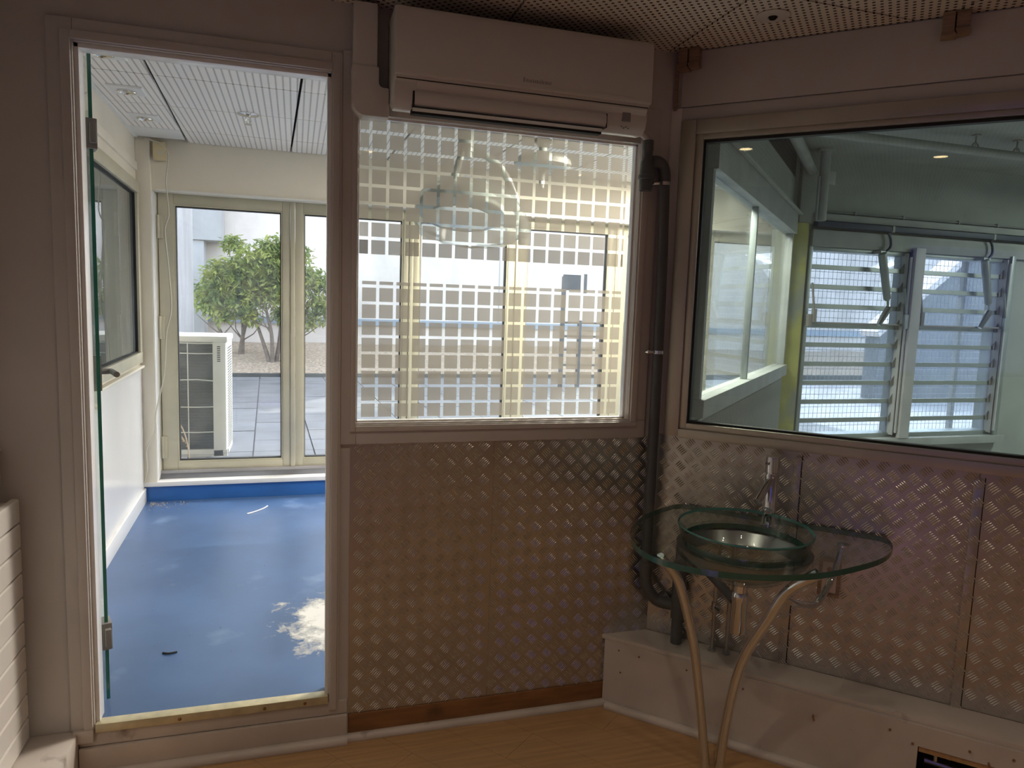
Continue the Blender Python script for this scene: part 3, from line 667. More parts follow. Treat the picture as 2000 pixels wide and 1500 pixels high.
# ------------------------------------------------------------------ BLUE ROOM BEHIND THE FRONT WALL
FY = 2.80; FZ = .17; CZ = 2.475
SK = -.033
lw = lambda y: -.862+SK*y
PART = (S2, -S2, 1.37*S2-.001)            # behind the glazed partition
RB = [(-1, -SK*-1*-1, 0)]
def left_clip(off=0): return (-1, SK, .862-off)      # x >= -.862+SK*y
BLUE = [left_clip(), (0, -1, -WT), (0, 1, FY), (S2, -S2, 1.37*S2)]
poly = clip_all([(-3, -1), (8, -1), (8, 5), (-3, 5)], [left_clip(), (0, -1, -.0), (0, 1, 3.05), (S2, -S2, 1.37*S2)])
floor_b = struct('floor', G().prism([(DX0, .0), (DX1, .0), (DX1, WT), (1.40, WT), (3.9, 2.62), (lw(2.62), 2.62), (lw(.1), WT), (DX0, WT)], .02, FZ), 'blue_floor', label='blue vinyl floor of the room behind the door')
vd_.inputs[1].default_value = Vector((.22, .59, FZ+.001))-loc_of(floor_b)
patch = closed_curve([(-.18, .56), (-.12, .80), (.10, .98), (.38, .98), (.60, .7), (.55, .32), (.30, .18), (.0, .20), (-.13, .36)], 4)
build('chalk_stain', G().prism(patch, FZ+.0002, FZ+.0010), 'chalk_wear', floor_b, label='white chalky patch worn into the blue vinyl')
# step at the window front
trim_3 = struct('trim_3', G().prism([(lw(2.62), 2.625), (3.9, 2.625), (4.0, 2.73), (lw(2.73), 2.73)], .02, .285), 'blue_riser', label='blue step with a white nosing along the glazed front')
build('nosing', G().prism([(lw(2.62)+.002, 2.612), (3.9, 2.612), (3.95, 2.70), (lw(2.7)+.002, 2.70)], .268, .298), 'annex_panel', trim_3, bevel=.003)
build('tread', G().prism([(2.701, .285), (2.76, .285), (2.76, .338), (2.701, .299)], -.864, 3.95, XT), 'slab', trim_3)
# left wall with window
def LW(y, d, z): return (lw(y)+d, y, z)   # d>0 into the room
g = G()
for b in [(0, 3.05, -.12, 0, 0, 1.10), (0, 3.05, -.12, 0, 2.19, 2.75), (0, .35, -.12, 0, 1.1, 2.19), (2.58, 3.05, -.12, 0, 1.1, 2.19)]:
    g.box(b[0], b[1], b[2], b[3], b[4], b[5], lambda y, d, z: LW(y, d, z))
wall_bl = struct('wall_left', g, 'annex_cream', label='cream left wall of the blue room')
LT = lambda y, d, z: LW(y, d, z)
build('white_panel', G().box(.12, 2.612, 0, .008, .17, 1.055, LT), 'annex_panel', wall_bl, bevel=.002)
build('panel_ledge', G().box(.12, 2.60, .0, .03, 1.052, 1.066, LT), 'annex_cream', wall_bl, bevel=.002)
build('skirting_board', G().box(.12, 2.612, .008, .02, .17, .262, LT), 'annex_panel', wall_bl, bevel=.002)
build('cover_trim', G().box(.12, 2.60, 0, .014, 2.27, 2.32, LT), 'annex_cream', wall_bl, bevel=.002)
window_3 = struct('window_3', G().box(.35, 2.60, -.05, .022, 1.085, 1.15, LT).box(.35, 2.60, -.05, .022, 2.13, 2.20, LT).box(.35, .42, -.05, .02, 1.15, 2.13, LT).box(2.53, 2.60, -.05, .02, 1.15, 2.13, LT), 'champagne', bevel=.003, label='grey glazed window in the left wall of the blue room')
build('gasket', G().box(.42, 2.53, -.02, .006, 1.15, 1.158, LT).box(.42, 2.53, -.02, .006, 2.122, 2.13, LT).box(2.522, 2.53, -.02, .006, 1.158, 2.122, LT), 'black_rubber', window_3)
build('pane', G().box(.42, 2.53, -.014, -.008, 1.15, 2.13, LT), 'pane_dirty', window_3)
# neighbouring room seen through that window
wall_nb = struct('wall_neighbour', G().box(-2.6, -2.5, .0, 3.1, 0, 2.75).box(-2.6, -1.1, 3.0, 3.1, 0, 2.75).box(-2.6, -1.1, -.05, .05, 0, 2.75).box(-2.6, -1.0, 0, 3.1, 2.6, 2.75).box(-2.6, -1.1, 0, 3.1, -.1, 0), 'concrete_grey', label='grey walls of the neighbouring room seen through the left window')
build('door_leaf', G().box(-1.75, -1.15, 2.985, 3.0, .1, 2.1), 'room_c_wall', wall_nb)

# corner pillar, lintel and glazed front
trim_4 = struct('trim_4', G().prism([(lw(2.62), 2.62), (-.866, 2.62), (-.866, 2.86), (lw(2.86), 2.86)], .298, CZ+.2), 'annex_cream', bevel=.003, label='cream pillar in the far left corner of the blue room')
build('edge_strip', G().box(-.867, -.862, 2.625, 2.755, .30, 2.16), 'annex_panel', trim_4)
wall_bf = struct('wall_far', G().box(-.95, 4.4, 2.66, 3.06, 2.165, 2.75), 'annex_cream', label='cream lintel wall over the glazed front')
build('lintel_line', G().box(-.84, 4.0, 2.652, 2.66, 2.165, 2.176), 'annex_white', wall_bf)
build('sill_beam', G().box(-.95, 4.4, FY-.06, 3.1, .0, .342), 'concrete_grey', wall_bf)
FX = [-.86, -.02, .765, 1.575, 2.40, 3.2, 4.0]
k_ = (FY+2.4)/(2.62+2.4)
names = ['door_2', 'window_4', 'window_5', 'window_6', 'window_7', 'window_8']
labs = ['first glazed door leaf at the far left, outdoor unit behind it', 'second glazed panel with the bush behind it', 'glazed front panel seen through the frosted squares below the lamp', 'glazed front panel with the dark railing behind it', 'glazed front panel at the right end of the hatched view', 'last glazed front panel hidden by the corner']
gl = [(-.76, -.086), (.049, .735), (.85, 1.515), (1.66, 2.33), (2.475, 3.10), (3.25, 3.85)]
plabs = ['post between the door leaf and the bush panel', 'post left of the surgical lamp in the hatched view', 'post below the surgical lamp in the hatched view', 'post at the right edge of the hatched view', 'post behind the corner of the glazed front', 'end post at the glazed partition']
FB, FT = .342, 2.165
for i in range(6):
    x0, x1 = gl[i]
    pl = -.852 if i == 0 else (gl[i-1][1]+x0)/2+.016
    pr = (x1+gl[i+1][0])/2-.016 if i < 5 else 3.93
    y0, y1 = FY-.035, FY+.035
    g = G().box(pl, x0, y0, y1, FB, FT).box(x1, pr, y0, y1, FB, FT).box(x0, x1, y0, y1, 2.10, FT).box(x0, x1, y0, y1, FB, .392)
    wn = struct(names[i], g, 'champagne', bevel=.004, label=labs[i])
    build('glazing_bead', G().box(x0, x0+.010, y0+.006, y1-.01, .392, 2.10).box(x1-.010, x1, y0+.006, y1-.01, .392, 2.10).box(x0+.01, x1-.01, y0+.006, y1-.01, .392, .402).box(x0+.01, x1-.01, y0+.006, y1-.01, 2.09, 2.10), 'champagne', wn)
    build('gasket', G().box(x0+.010, x1-.010, y0+.014, y1-.014, 2.084, 2.09).box(x0+.010, x1-.010, y0+.014, y1-.014, .402, .408).box(x1-.016, x1-.010, y0+.014, y1-.014, .408, 2.084).box(x0+.010, x0+.014, y0+.014, y1-.014, .408, 2.084), 'black_rubber', wn)
    build('pane', G().box(x0+.011, x1-.011, FY-.003, FY+.003, .403, 2.089), 'pane', wn)
    if i == 0:
        for z in (.50, 1.30, 1.95):
            build('hinge', G().box(pl-.022, pl+.03, y0-.014, y0+.002, z-.075, z+.075).tube([(pl+.004, y0-.016, z-.075), (pl+.004, y0-.016, z+.075)], .007, 8), 'champagne', wn, bevel=.002)
    struct('trim_%d' % (5+i), G().box(pr+.001, pr+.031, FY-.045, FY+.05, FB, FT), 'champagne', bevel=.005, label=plabs[i])
jamb = struct('trim_11', G().box(-.885, -.856, FY-.045, FY+.05, FB, FT), 'champagne', bevel=.003, label='left jamb of the glazed front beside the pillar')

# blue-room ceiling
ceil_b = struct('ceiling', G().prism(clip_all([(-3, -1), (8, -1), (8, 5), (-3, 5)], [left_clip(), (0, -1, -.0), (0, 1, 3.05), (S2, -S2, 1.37*S2)]), CZ+.035, 2.76), 'plenum', label='ceiling void above the striped tiles of the blue room')
ys = [-.50, .065, .63, 1.187, 1.735, 2.305, 2.66]
for i in range(-1, 7):
    for j in range(6):
        y0, y1 = ys[j]+.0035, ys[j+1]-.0035
        X0, X1 = -.565+.625*i, -.565+.625*(i+1)
        if i == -1 and j == 5: y1 = 2.585
        q = [(X0+.006-.034*y0, y0), (X1-.006-.034*y0, y0), (X1-.006-.034*y1, y1), (X0+.006-.034*y1, y1)]
        q = clip_all(q, [left_clip(.012), (0, -1, -WT), (S2, -S2, 1.37*S2-.01)])
        if q:
            o = build('ceiling_tile', G().prism(q, CZ, CZ+.015), 'annex_tile' if not (i == -1 and j == 5) else 'annex_white', ceil_b)
build('wall_angle', G().prism([(lw(.1), .1), (lw(.1)+.02, .1), (lw(2.6)+.02, 2.6), (lw(2.6), 2.6)], CZ-.004, CZ+.004), 'annex_white', ceil_b)
for (x, y), lab in zip(((-.737, .927), (-.762, 1.488), (-.785, 2.036)), ('square recessed downlight nearest the doorway', 'square recessed downlight in the middle of the row of three', 'square recessed downlight farthest from the doorway')):
    d = thing('recessed_downlight', lab, 'light', (x, y, CZ), 'square downlights along the left wall of the blue room')
    a = .078
    g = G().add([(x-a, y-a, CZ-.001), (x+a, y-a, CZ-.001), (x+a, y+a, CZ-.001), (x-a, y+a, CZ-.001), (x-a+.006, y-a+.006, CZ-.008), (x+a-.006, y-a+.006, CZ-.008), (x+a-.006, y+a-.006, CZ-.008), (x-a+.006, y+a-.006, CZ-.008)], [(0, 1, 5, 4), (1, 2, 6, 5), (2, 3, 7, 6), (3, 0, 4, 7), (4, 5, 6, 7)])
    build('plate', g, 'annex_white', d)
    build('ring', disc(lambda p, q, h: (x+p, y+q, CZ-.008-h), [(.034, .0), (.042, .0), (.042, .006), (.036, .008), (.034, .002)]), 'reflector', d, smooth=40)
    build('lamp', disc(lambda p, q, h: (x+p, y+q, CZ-.008-h), [(.0001, .001), (.034, .003)], 20), 'reflector', d)
def sprinkler(x, y, z, lab, m='chrome', r=.05):
    s = thing('sprinkler', lab, 'sprinkler', (x, y, z))
    T = lambda a, b, h: (x+a, y+b, z-h)
    build('plate', disc(T, [(.0001, .001), (r, .001), (r, .004), (r*.5, .008), (.0001, .009)]), m, s, smooth=40)
    build('body', disc(T, [(.013, .009), (.013, .02), (.008, .022), (.0001, .022)], 12), m, s, smooth=40)
    for sg in (-1, 1): build('frame_arm', G().tube([(x+sg*.010, y, z-.02), (x+sg*.014, y, z-.035), (x+sg*.004, y, z-.05)], .003, 6), m, s)
    build('deflector', disc(T, [(.0001, .05), (.018, .05), (.018, .053), (.0001, .053)], 14), m, s, smooth=40)
sprinkler(-.238, 1.732, CZ, 'chrome sprinkler head on the striped ceiling of the blue room', 'reflector', .055)

# unseen light panels added to brighten the blue room, right of the doorway view
for (x, y), lab in (((1.85, 1.12), 'added square ceiling light panel nearer the doorway'), ((2.48, 1.8), 'added square ceiling light panel nearer the glazed partition')):
    d = thing('fill_light_panel', lab, 'light', (x, y, CZ), 'added ceiling light panels of the blue room')
    build('frame', G().box(x-.26, x+.26, y-.26, y+.26, CZ-.012, CZ-.004), 'annex_white', d)
    build('diffuser', G().box(x-.24, x+.24, y-.24, y+.24, CZ-.014, CZ-.0125), 'glow_panel', d)
    l = bpy.data.lights.new('panel_fill', 'AREA'); l.energy = COOL_W*(1.25 if x < 2 else .6); l.size = .46; l.color = (1, .92, .80)
    lo = bpy.data.objects.new('panel_fill', l); C.objects.link(lo); lo.parent = d; lo.location = (0, 0, -.02)

# beige box and cord by the pillar
jb = thing('alarm_box', 'yellowed plastic box high on the pillar edge of the blue room', 'box', (-.80, 2.60, 2.32))
build('case', G().box(-.846, -.775, 2.60, 2.648, 2.345, 2.455), 'beige_plastic', jb, bevel=.006)
build('badge', G().box(-.815, -.790, 2.597, 2.6005, 2.375, 2.405), 'cord', jb)
cpts = [(272, 262), (300, 275), (316, 300), (313, 350), (318, 380), (323, 420), (316, 450), (325, 520), (333, 600), (324, 650), (322, 730), (306, 800), (304, 840), (288, 872), (291, 905), (284, 930)]
CORD = [(-.889, 2.47), (-.80, 2.441), (-.757, 2.38), (-.773, 2.226), (-.768, 2.133), (-.762, 2.01), (-.785, 1.916), (-.769, 1.692), (-.757, 1.43), (-.789, 1.267), (-.806, 1.003), (-.858, .768), (-.869, .633), (-.918, .52), (-.916, .40), (-.935, .305)]
build('cord', G().tube(curve([(x, 2.594, z) for x, z in CORD], 5),   .0045, 6), 'cord', None, smooth=50, label='thin white cord hanging loosely from the ceiling to the blue step', cat='cord')

# litter on the blue floor
g = G()
for k in range(170):
    x = -.90+abs(random.gauss(0, .10)); y = 2.58-abs(random.gauss(0, .07)); r_ = .002+.005*random.random()
    if k > 125: x = random.uniform(-.85, .1); y = random.uniform(.3, 2.5); r_ = .003
    if x < lw(y)+.025 or y > 2.60: continue
    g.add([(x, y, FZ+.0004), (x+r_*1.4, y+r_*.3, FZ+.0004), (x+r_*.4, y+r_, FZ+.0004), (x+r_*.5, y+r_*.4, FZ+r_)], [(0, 1, 3), (1, 2, 3), (2, 0, 3), (0, 1, 2)])
build('floor_litter', g, 'debris', None, kind='stuff', label='crumbs of plaster and dust scattered over the blue floor', cat='litter')
build('cable_offcut', G().tube(curve([(-.29, 2.215, FZ+.004), (-.25, 2.25, FZ+.004), (-.20, 2.31, FZ+.005), (-.175, 2.37, FZ+.004)]), .004, 6), 'annex_panel', None, smooth=50, label='white cable offcut lying on the blue floor near the step', cat='offcut')
build('rubber_strip', G().tube(curve([(-.482, .432, FZ+.003), (-.458, .418, FZ+.005), (-.432, .428, FZ+.003)]), .0035, 6), 'black_rubber', None, smooth=50, label='short curved black strip on the blue floor near the doorway', cat='offcut')

# open glass door leaf
DL = Vector((-.594, .112)); dv = Vector((-.33, .944)); dn = Vector((.944, .33))
def DT(u, n, z): return (DL.x+dv.x*u+dn.x*n, DL.y+dv.y*u+dn.y*n, z)
door_1 = struct('door_1', G().box(0, .66, -.005, .005, .186, 2.236, DT), 'pane_door', label='frameless glass door leaf opened into the blue room')
build('glass_edge', G().box(-.0012, .0004, -.0052, .0052, .186, 2.236, DT), 'glass_edge', door_1, label='green polished edge of the glass')
for z in (2.0, .405):
    build('hinge', G().box(-.012, .055, -.016, .016, z-.045, z+.045, DT).box(-.03, -.012, -.006, .012, z-.03, z+.03, DT), 'ac_grey', door_1, bevel=.003, label='grey clamp hinge')
build('handle', G().box(.19, .215, -.03, -.005, 1.19, 1.31, DT).box(.19, .215, .005, .03, 1.19, 1.31, DT).tube([DT(.205, .03, 1.255), DT(.205, .06, 1.255), DT(.14, .062, 1.255), DT(.09, .062, 1.255)], .010, 10).tube([DT(.205, -.03, 1.255), DT(.205, -.05, 1.255), DT(.10, -.05, 1.255)], .010, 10), 'ac_grey', door_1, smooth=40, label='grey lever handle')

# surgical lamp hanging from the ceiling, wrapped in plastic
LY = 1.45
sl_ = thing('surgical_lamp', 'big ceiling hung surgical lamp wrapped in plastic behind the frosted window', 'lamp', (.88, LY, CZ))
cx0 = .872
build('ceiling_column', G().tube([(cx0, LY, CZ), (cx0, LY, 2.33), (cx0, LY, 2.329), (cx0, LY, 2.30)], [.042, .042, .036, .036], 16), 'lamp_shell', sl_, smooth=40)
build('joint_ring', G().tube([(cx0, LY, 2.352), (cx0, LY, 2.358)], .044, 16), 'ac_grey', sl_, smooth=40)
build('swing_arm', G().tube(curve([(cx0+.01, LY, 2.325), (cx0+.10, LY, 2.325), (cx0+.20, LY, 2.26), (cx0+.27, LY, 2.15), (cx0+.305, LY, 2.04)]), [.020]*24+[.030], 12), 'lamp_shell', sl_, smooth=50)
build('hanger_arm', G().tube([(cx0-.012, LY-.02, 2.36), (cx0-.06, LY-.02, 2.20), (cx0-.075, LY-.02, 2.10)], [.018, .020, .024], 12), 'lamp_shell', sl_, smooth=50)
Rh = Matrix.Rotation(math.radians(-14), 3, 'X') @ Matrix.Rotation(math.radians(6), 3, 'Y')
def LH(a, b, h): v = Rh @ Vector((a, b, h)); v = v*1.12; return (.852+v.x, LY-.02+v.y, 2.02+v.z)
lhead = build('lamp_head', G().lathe([(.0001, .115), (.06, .112), (.13, .09), (.19, .045), (.215, .0), (.212, -.02), (.19, -.035), (.0001, -.035)], LH, 36), 'lamp_shell', sl_, smooth=45)
build('lens', G().lathe([(.0001, -.037), (.150, -.037), (.155, -.042), (.0001, -.048)], LH, 32), 'reflector', lhead, smooth=40)
build('yoke', G().tube(curve([(cx0+.305, LY, 2.04), (cx0+.30, LY, 1.98), (cx0+.22, LY, 1.97), (cx0+.13, LY, 1.99)]), .020, 10), 'lamp_shell', sl_, smooth=40)
grip = build('control_grip', G().box(cx0+.315, cx0+.355, LY-.02, LY+.02, 1.86, 2.03), 'lamp_shell', sl_, bevel=.006)
for z in (1.985, 1.90): build('grip_band', G().box(cx0+.313, cx0+.357, LY-.022, LY+.022, z, z+.016), 'ac_grey', grip)
g = G(); ring = []
random.seed(3)
N_ = 40
for i, (r_, h) in enumerate([(.10, .13), (.20, .08), (.245, .0), (.25, -.06), (.22, -.10), (.12, -.13)]):
    for q in range(N_):
        an = 2*PI*q/N_; rr = r_*(1+.05*math.sin(7*an+i)+random.uniform(-.03, .03))*(1.0+.22*max(0, math.cos(an)))
        ring.append(LH(rr*math.cos(an)+.02, rr*math.sin(an), h+random.uniform(-.012, .012)))
g.add(ring, [(i*N_+q, i*N_+(q+1) % N_, (i+1)*N_+(q+1) % N_, (i+1)*N_+q) for i in range(5) for q in range(N_)])
build('plastic_wrap', g, 'polythene', sl_, smooth=25, label='crumpled clear plastic wrapped round the lamp head')
s2_ = thing('ceiling_lamp', 'smaller round ceiling lamp on a short stem right of the surgical lamp', 'lamp', (1.36, 1.6, CZ))
build('canopy', G().tube([(1.36, 1.6, CZ), (1.36, 1.6, CZ-.02)], .05, 20), 'ac_grey', s2_, smooth=40)
build('stem', G().tube([(1.36, 1.6, CZ-.02), (1.36, 1.6, 2.37)], .024, 12), 'lamp_shell', s2_, smooth=40)
build('head', G().lathe([(.0001, 2.385), (.05, 2.385), (.14, 2.372), (.165, 2.352), (.165, 2.325), (.13, 2.305), (.0001, 2.30)], lambda a, b, h: (1.36+a, 1.6+b, h), 32), 'lamp_shell', s2_, smooth=40)
build('handle', G().tube([(1.36, 1.6, 2.30), (1.36, 1.6, 2.20)], [.020, .014], 10), 'lamp_shell', s2_, smooth=40)

# ------------------------------------------------------------------ LOUVER ROOM BEHIND THE BIG WINDOW
LVY = 2.10; CCZ = 2.70
poly = [bq(-.2, -.13), bq(2.55, -.13), (7.2, -1.9), (7.2, 2.2), (3.4, 2.2), (3.4, 2.03)]
floor_c = struct('floor', G().prism(poly, -.12, .0), 'concrete_grey', label='grey floor of the louver window room')
ceil_c = struct('ceiling', G().prism([bq(-.3, 0), bq(2.55, 0), (7.3, -2.0), (7.3, 2.3), (3.3, 2.3), (3.3, 2.0)], CCZ, CCZ+.1), 'room_c_wall', label='grey ceiling of the louver window room')
wall_cs = struct('wall_side', G().box(7.2, 7.3, -2.0, 2.3, 0, CCZ).box(3.1, 7.3, -2.0, -1.9, 0, CCZ), 'room_c_wall', label='far side walls of the louver window room')
# end wall with two louver bays
BX = [(3.645, 4.515), (4.655, 5.53)]
g = G()
for b in [(3.44, 3.645, 0, 2.7), (5.60, 7.25, 0, 2.7)]: g.box(b[0], b[1], LVY, LVY+.18, b[2], b[3])
g.box(3.645, 5.60, LVY, LVY+.18, 0, .56).box(3.645, 5.60, LVY, LVY+.18, 2.06, 2.7)
wall_lv = struct('wall_far', g, 'room_c_wall', label='grey end wall around the louver windows')
build('stained_pillar', G().box(3.435, 3.586, 2.05, LVY+.0, 0, 2.19), 'room_c_pillar', wall_lv, bevel=.01, label='pillar with a mossy yellow stain beside the louvers')
build('lintel_beam', G().box(3.63, 6.9, 2.04, LVY, 2.215, 2.265), 'room_c_trim', wall_lv, bevel=.004)
build('lintel_board', G().box(3.63, 6.9, 2.06, LVY, 2.03, 2.15), 'room_c_trim', wall_lv, bevel=.003)
build('upper_pillar', G().box(3.50, 3.64, 2.06, LVY, 2.19, CCZ), 'room_c_wall', wall_lv, bevel=.004)
build('sill_board', G().box(3.63, 5.66, 2.02, LVY, .52, .58), 'room_c_trim', wall_lv, bevel=.004)
RZ = [1.883-.1449*k for k in range(9)]
for bi, (x0, x1) in enumerate(BX):
    wn = struct('window_%d' % (9+bi), G().box(x0-.02, x0+.012, LVY-.02, LVY+.12, .58, 2.03).box(x1+.03, x1+.07, LVY-.06, LVY+.12, .58, 2.05).box(x0, x1+.03, LVY-.01, LVY+.12, 2.0, 2.035).box(x0, x1+.03, LVY-.01, LVY+.12, .58, .612), 'louver_alu', bevel=.003, label=('left louver window of nine glass blades', 'right louver window of nine glass blades')[bi])
    jp = build('jamb_plate', G().box(x1-.004, x1+.004, LVY-.05, LVY+.06, .60, 2.02), 'jamb_white', wn)
    for k, z in enumerate(RZ):
        r = build('blade_rail', G().prism([(LVY-.012, z-.016), (LVY-.004, z-.020), (LVY+.008, z-.012), (LVY+.008, z+.016), (LVY-.010, z+.016)], x0+.012, x1-.004, XT), 'louver_alu', wn)
        build('fin', G().prism([(x1-.035, z+.016), (x1-.002, z+.060), (x1-.002, z-.018), (x1-.03, z-.018)], LVY-.022, LVY-.016, AY), 'ac_grey', wn)
    for k in range(10):
        zt = (RZ[k-1] if k else 2.0)-.0; zb = RZ[k] if k < 9 else .612
        g = G().add([(x0+.012, LVY+.004, zb), (x1-.004, LVY+.004, zb), (x1-.004, LVY+.018, zt), (x0+.012, LVY+.018, zt), (x0+.012, LVY+.009, zb), (x1-.004, LVY+.009, zb), (x1-.004, LVY+.023, zt), (x0+.012, LVY+.023, zt)], [(0, 1, 2, 3), (4, 5, 6, 7), (0, 1, 5, 4), (1, 2, 6, 5), (2, 3, 7, 6), (3, 0, 4, 7)])
        build('glass_blade', g, 'pane_louver', wn)
    build('control_rod', G().tube([(x0-.01, LVY-.045, 1.467), (x1-.01, LVY-.045, 1.467)], .008, 8), 'ac_grey', wn, smooth=40)
    build('link_bar', G().box(x1+.006, x1+.02, LVY-.07, LVY-.055, .62, 1.99), 'jamb_white', wn)
    build('lever_arm', G().tube([(x1-.035, LVY-.07, 1.75), (x1-.01, LVY-.07, 1.63), (x1+.01, LVY-.07, 1.53)], .009, 8).box(x1-.01, x1+.025, LVY-.08, LVY-.06, 1.44, 1.55), 'louver_alu', wn, smooth=40)
    build('left_crank', G().tube([(x0-.005, LVY-.06, 1.76), (x0+.03, LVY-.06, 1.56)], .008, 8).box(x0+.015, x0+.045, LVY-.075, LVY-.05, 1.47, 1.57).box(x0-.02, x0+.01, LVY-.07, LVY-.04, 1.44, 1.53), 'ac_grey', wn, smooth=40)
    ta = thing('window_actuator', ('tilted grey actuator cylinder on the left louver window', 'tilted grey actuator cylinder on the right louver window')[bi], 'actuator', (x0+.72, LVY-.09, 1.46), 'louver actuators')
    xa, xb = x0+.575, x0+.70
    build('cylinder', G().tube([(xa, LVY-.09, 2.005), (xa+.004, LVY-.09, 1.995), (xb-.035, LVY-.085, 1.665), (xb-.03, LVY-.085, 1.655)], [.02, .031, .027, .018], 14), 'louver_alu', ta, smooth=40)
    build('piston_rod', G().tube([(xb-.03, LVY-.085, 1.66), (xb-.018, LVY-.082, 1.61)], .009, 8), 'chrome', ta, smooth=40)
    build('clevis', G().tube([(xb-.005, LVY-.08, 1.60), (xb-.045, LVY-.075, 1.53), (xb-.08, LVY-.07, 1.465)], [.026, .024, .018], 8), 'steel_dull', ta, smooth=30)
    build('bracket', G().box(xa-.01, xa+.06, LVY-.09, LVY-.0, 2.0, 2.02), 'louver_alu', ta)
    tb('air_hose', [(xa+.02, LVY-.085, 2.0), (xa+.085, LVY-.075, 2.05), (xa+.088, LVY-.07, 2.11), (xa+.062, LVY-.07, 2.157)], .010, 'duct_blue', ta, n=8, k=4)
post_lv = struct('trim_12', G().box(4.545, 4.64, LVY-.09, LVY+.1, .58, 2.06), 'jamb_white', bevel=.006, label='grey post between the two louver windows')
cb = thing('cable_channel', 'dark cable channel across the top of the louver windows', 'channel', (5.2, LVY-.07, 2.16))
build('channel', G().box(3.625, 6.8, LVY-.09, LVY-.04, 2.166, 2.206), 'duct_blue', cb, bevel=.003)
for x in (4.3, 5.3): build('clip', G().box(x, x+.02, LVY-.093, LVY-.038, 2.162, 2.208), 'conduit', cb)
cdt = thing('conduit', 'thin grey conduit clipped along the wall above the louvers', 'pipe', (5, 2.03, 2.27))
build('tube', G().tube([(3.69, 2.085, 2.285), (6.9, 2.085, 2.285)], .008, 8), 'conduit', cdt, smooth=40)
for x in (4.0, 4.45, 5.0, 5.4): build('clip', G().box(x, x+.012, 2.072, 2.099, 2.273, 2.30), 'conduit', cdt)
jbx = thing('junction_box', 'white junction box on the wall beside the vertical pipe in the louver room', 'box', (3.75, 2.07, 2.45))
build('case', G().box(3.70, 3.79, 2.06, 2.10, 2.475, 2.57), 'jamb_white', jbx, bevel=.005)
build('cable', G().tube(curve([(3.745, 2.085, 2.57), (3.735, 2.085, 2.62), (3.72, 2.085, 2.69)]).__class__(curve([(3.745, 2.085, 2.57), (3.735, 2.085, 2.62), (3.72, 2.085, 2.695)])), .005, 6), 'conduit', jbx)
vp_ = thing('vertical_pipe', 'pale vertical pipe in the corner of the louver room above the stained pillar', 'pipe', (3.585, 1.96, 2.2))
build('tube', G().tube([(3.60, 1.955, 2.195), (3.60, 1.955, CCZ)], .035, 14), 'room_c_trim', vp_, smooth=40)
build('flange', G().tube([(3.60, 1.955, CCZ-.02), (3.60, 1.955, CCZ)], .06, 16), 'room_c_trim', vp_, smooth=40)
build('thin_pipe', G().tube([(3.545, 1.94, 2.195), (3.545, 1.94, 2.5)], .009, 8), 'conduit', vp_, smooth=40)
cp_ = thing('ceiling_pipe', 'long pale pipe hung under the ceiling of the louver room', 'pipe', (4.5, 1.25, 2.6))
build('tube', G().tube([(2.85, 1.27, 2.605), (7.1, 1.25, 2.60)], .028, 12), 'room_c_trim', cp_, smooth=40)
for x in (4.15, 4.50):
    build('hanger', G().tube([(x, 1.25, 2.635), (x, 1.25, 2.70)], .005, 6).tube([(x-.035, 1.25, 2.60), (x-.02, 1.25, 2.64), (x, 1.25, 2.655), (x+.02, 1.25, 2.64), (x+.035, 1.25, 2.60)], .005, 6).box(x-.02, x+.02, 1.23, 1.27, 2.693, 2.70), 'ac_grey', cp_)
dgp = thing('diagonal_pipe', 'pale pipe along the top of the glazed partition', 'pipe', cpnt(2.2, .1, 2.5))
build('tube', G().tube([cpnt(.6, .13, 2.585), cpnt(3.02, .10, 2.565)], .036, 12), 'room_c_trim', dgp, smooth=40)
build('bracket', G().box(1.6, 1.63, .0, .13, 2.56, 2.60, lambda t, d, z: cpnt(t, d, z)), 'room_c_trim', dgp)

tl = thing('fill_strip', 'added ceiling strip light at the unseen right end of the louver room', 'light', (6.4, .2, CCZ))  # unseen strip light added to brighten the louver room
build('housing', G().box(6.33, 6.47, -.5, .9, CCZ-.06, CCZ), 'jamb_white', tl, bevel=.004)
build('tube', G().tube([(6.4, -.45, CCZ-.075), (6.4, .85, CCZ-.075)], .018, 10), 'glow_panel', tl, smooth=40)
l = bpy.data.lights.new('fill_strip_beam', 'AREA'); l.shape = 'RECTANGLE'; l.size = .14; l.size_y = 1.3; l.energy = STRIP_W; l.color = (.93, 1, .92)
lo = bpy.data.objects.new('fill_strip_beam', l); C.objects.link(lo); lo.parent = tl; lo.location = (0, 0, -.11)

# glazed partition between blue room and louver room
CP = lambda t, d, z: cpnt(t, d, z)
g = G()
for b in [(.02, 4.1, -.05, .0, 0, 1.08), (.02, 4.1, -.05, 0, 2.24, 2.75), (.02, .32, -.05, 0, 1.08, 2.24), (2.90, 4.1, -.05, 0, 1.08, 2.24)]: g.box(*b, CP)
wall_pt = struct('wall_partition', g, 'room_c_wall', label='glazed partition wall between the blue room and the louver room')
window_11 = struct('window_11', G().box(.32, 2.90, -.04, .05, 2.10, 2.24, CP).box(.32, 2.90, -.04, .05, 1.08, 1.157, CP).box(.32, .36, -.04, .03, 1.157, 2.10, CP).box(2.86, 2.90, -.04, .03, 1.157, 2.10, CP), 'room_c_trim', bevel=.004, label='two pane window of the partition beside the louvers')
build('mullion', G().box(1.43, 1.46, -.012, .022, 1.157, 2.10, CP), 'louver_alu', window_11, bevel=.004)
build('pane', G().box(.36, 1.43, -.003, .003, 1.157, 2.10, CP), 'pane', window_11); build('pane', G().box(1.475, 2.86, -.003, .003, 1.157, 2.10, CP), 'pane', window_11)
build('top_ledge', G().box(.35, 2.95, .05, .075, 2.235, 2.25, CP), 'room_c_trim', window_11, bevel=.003)
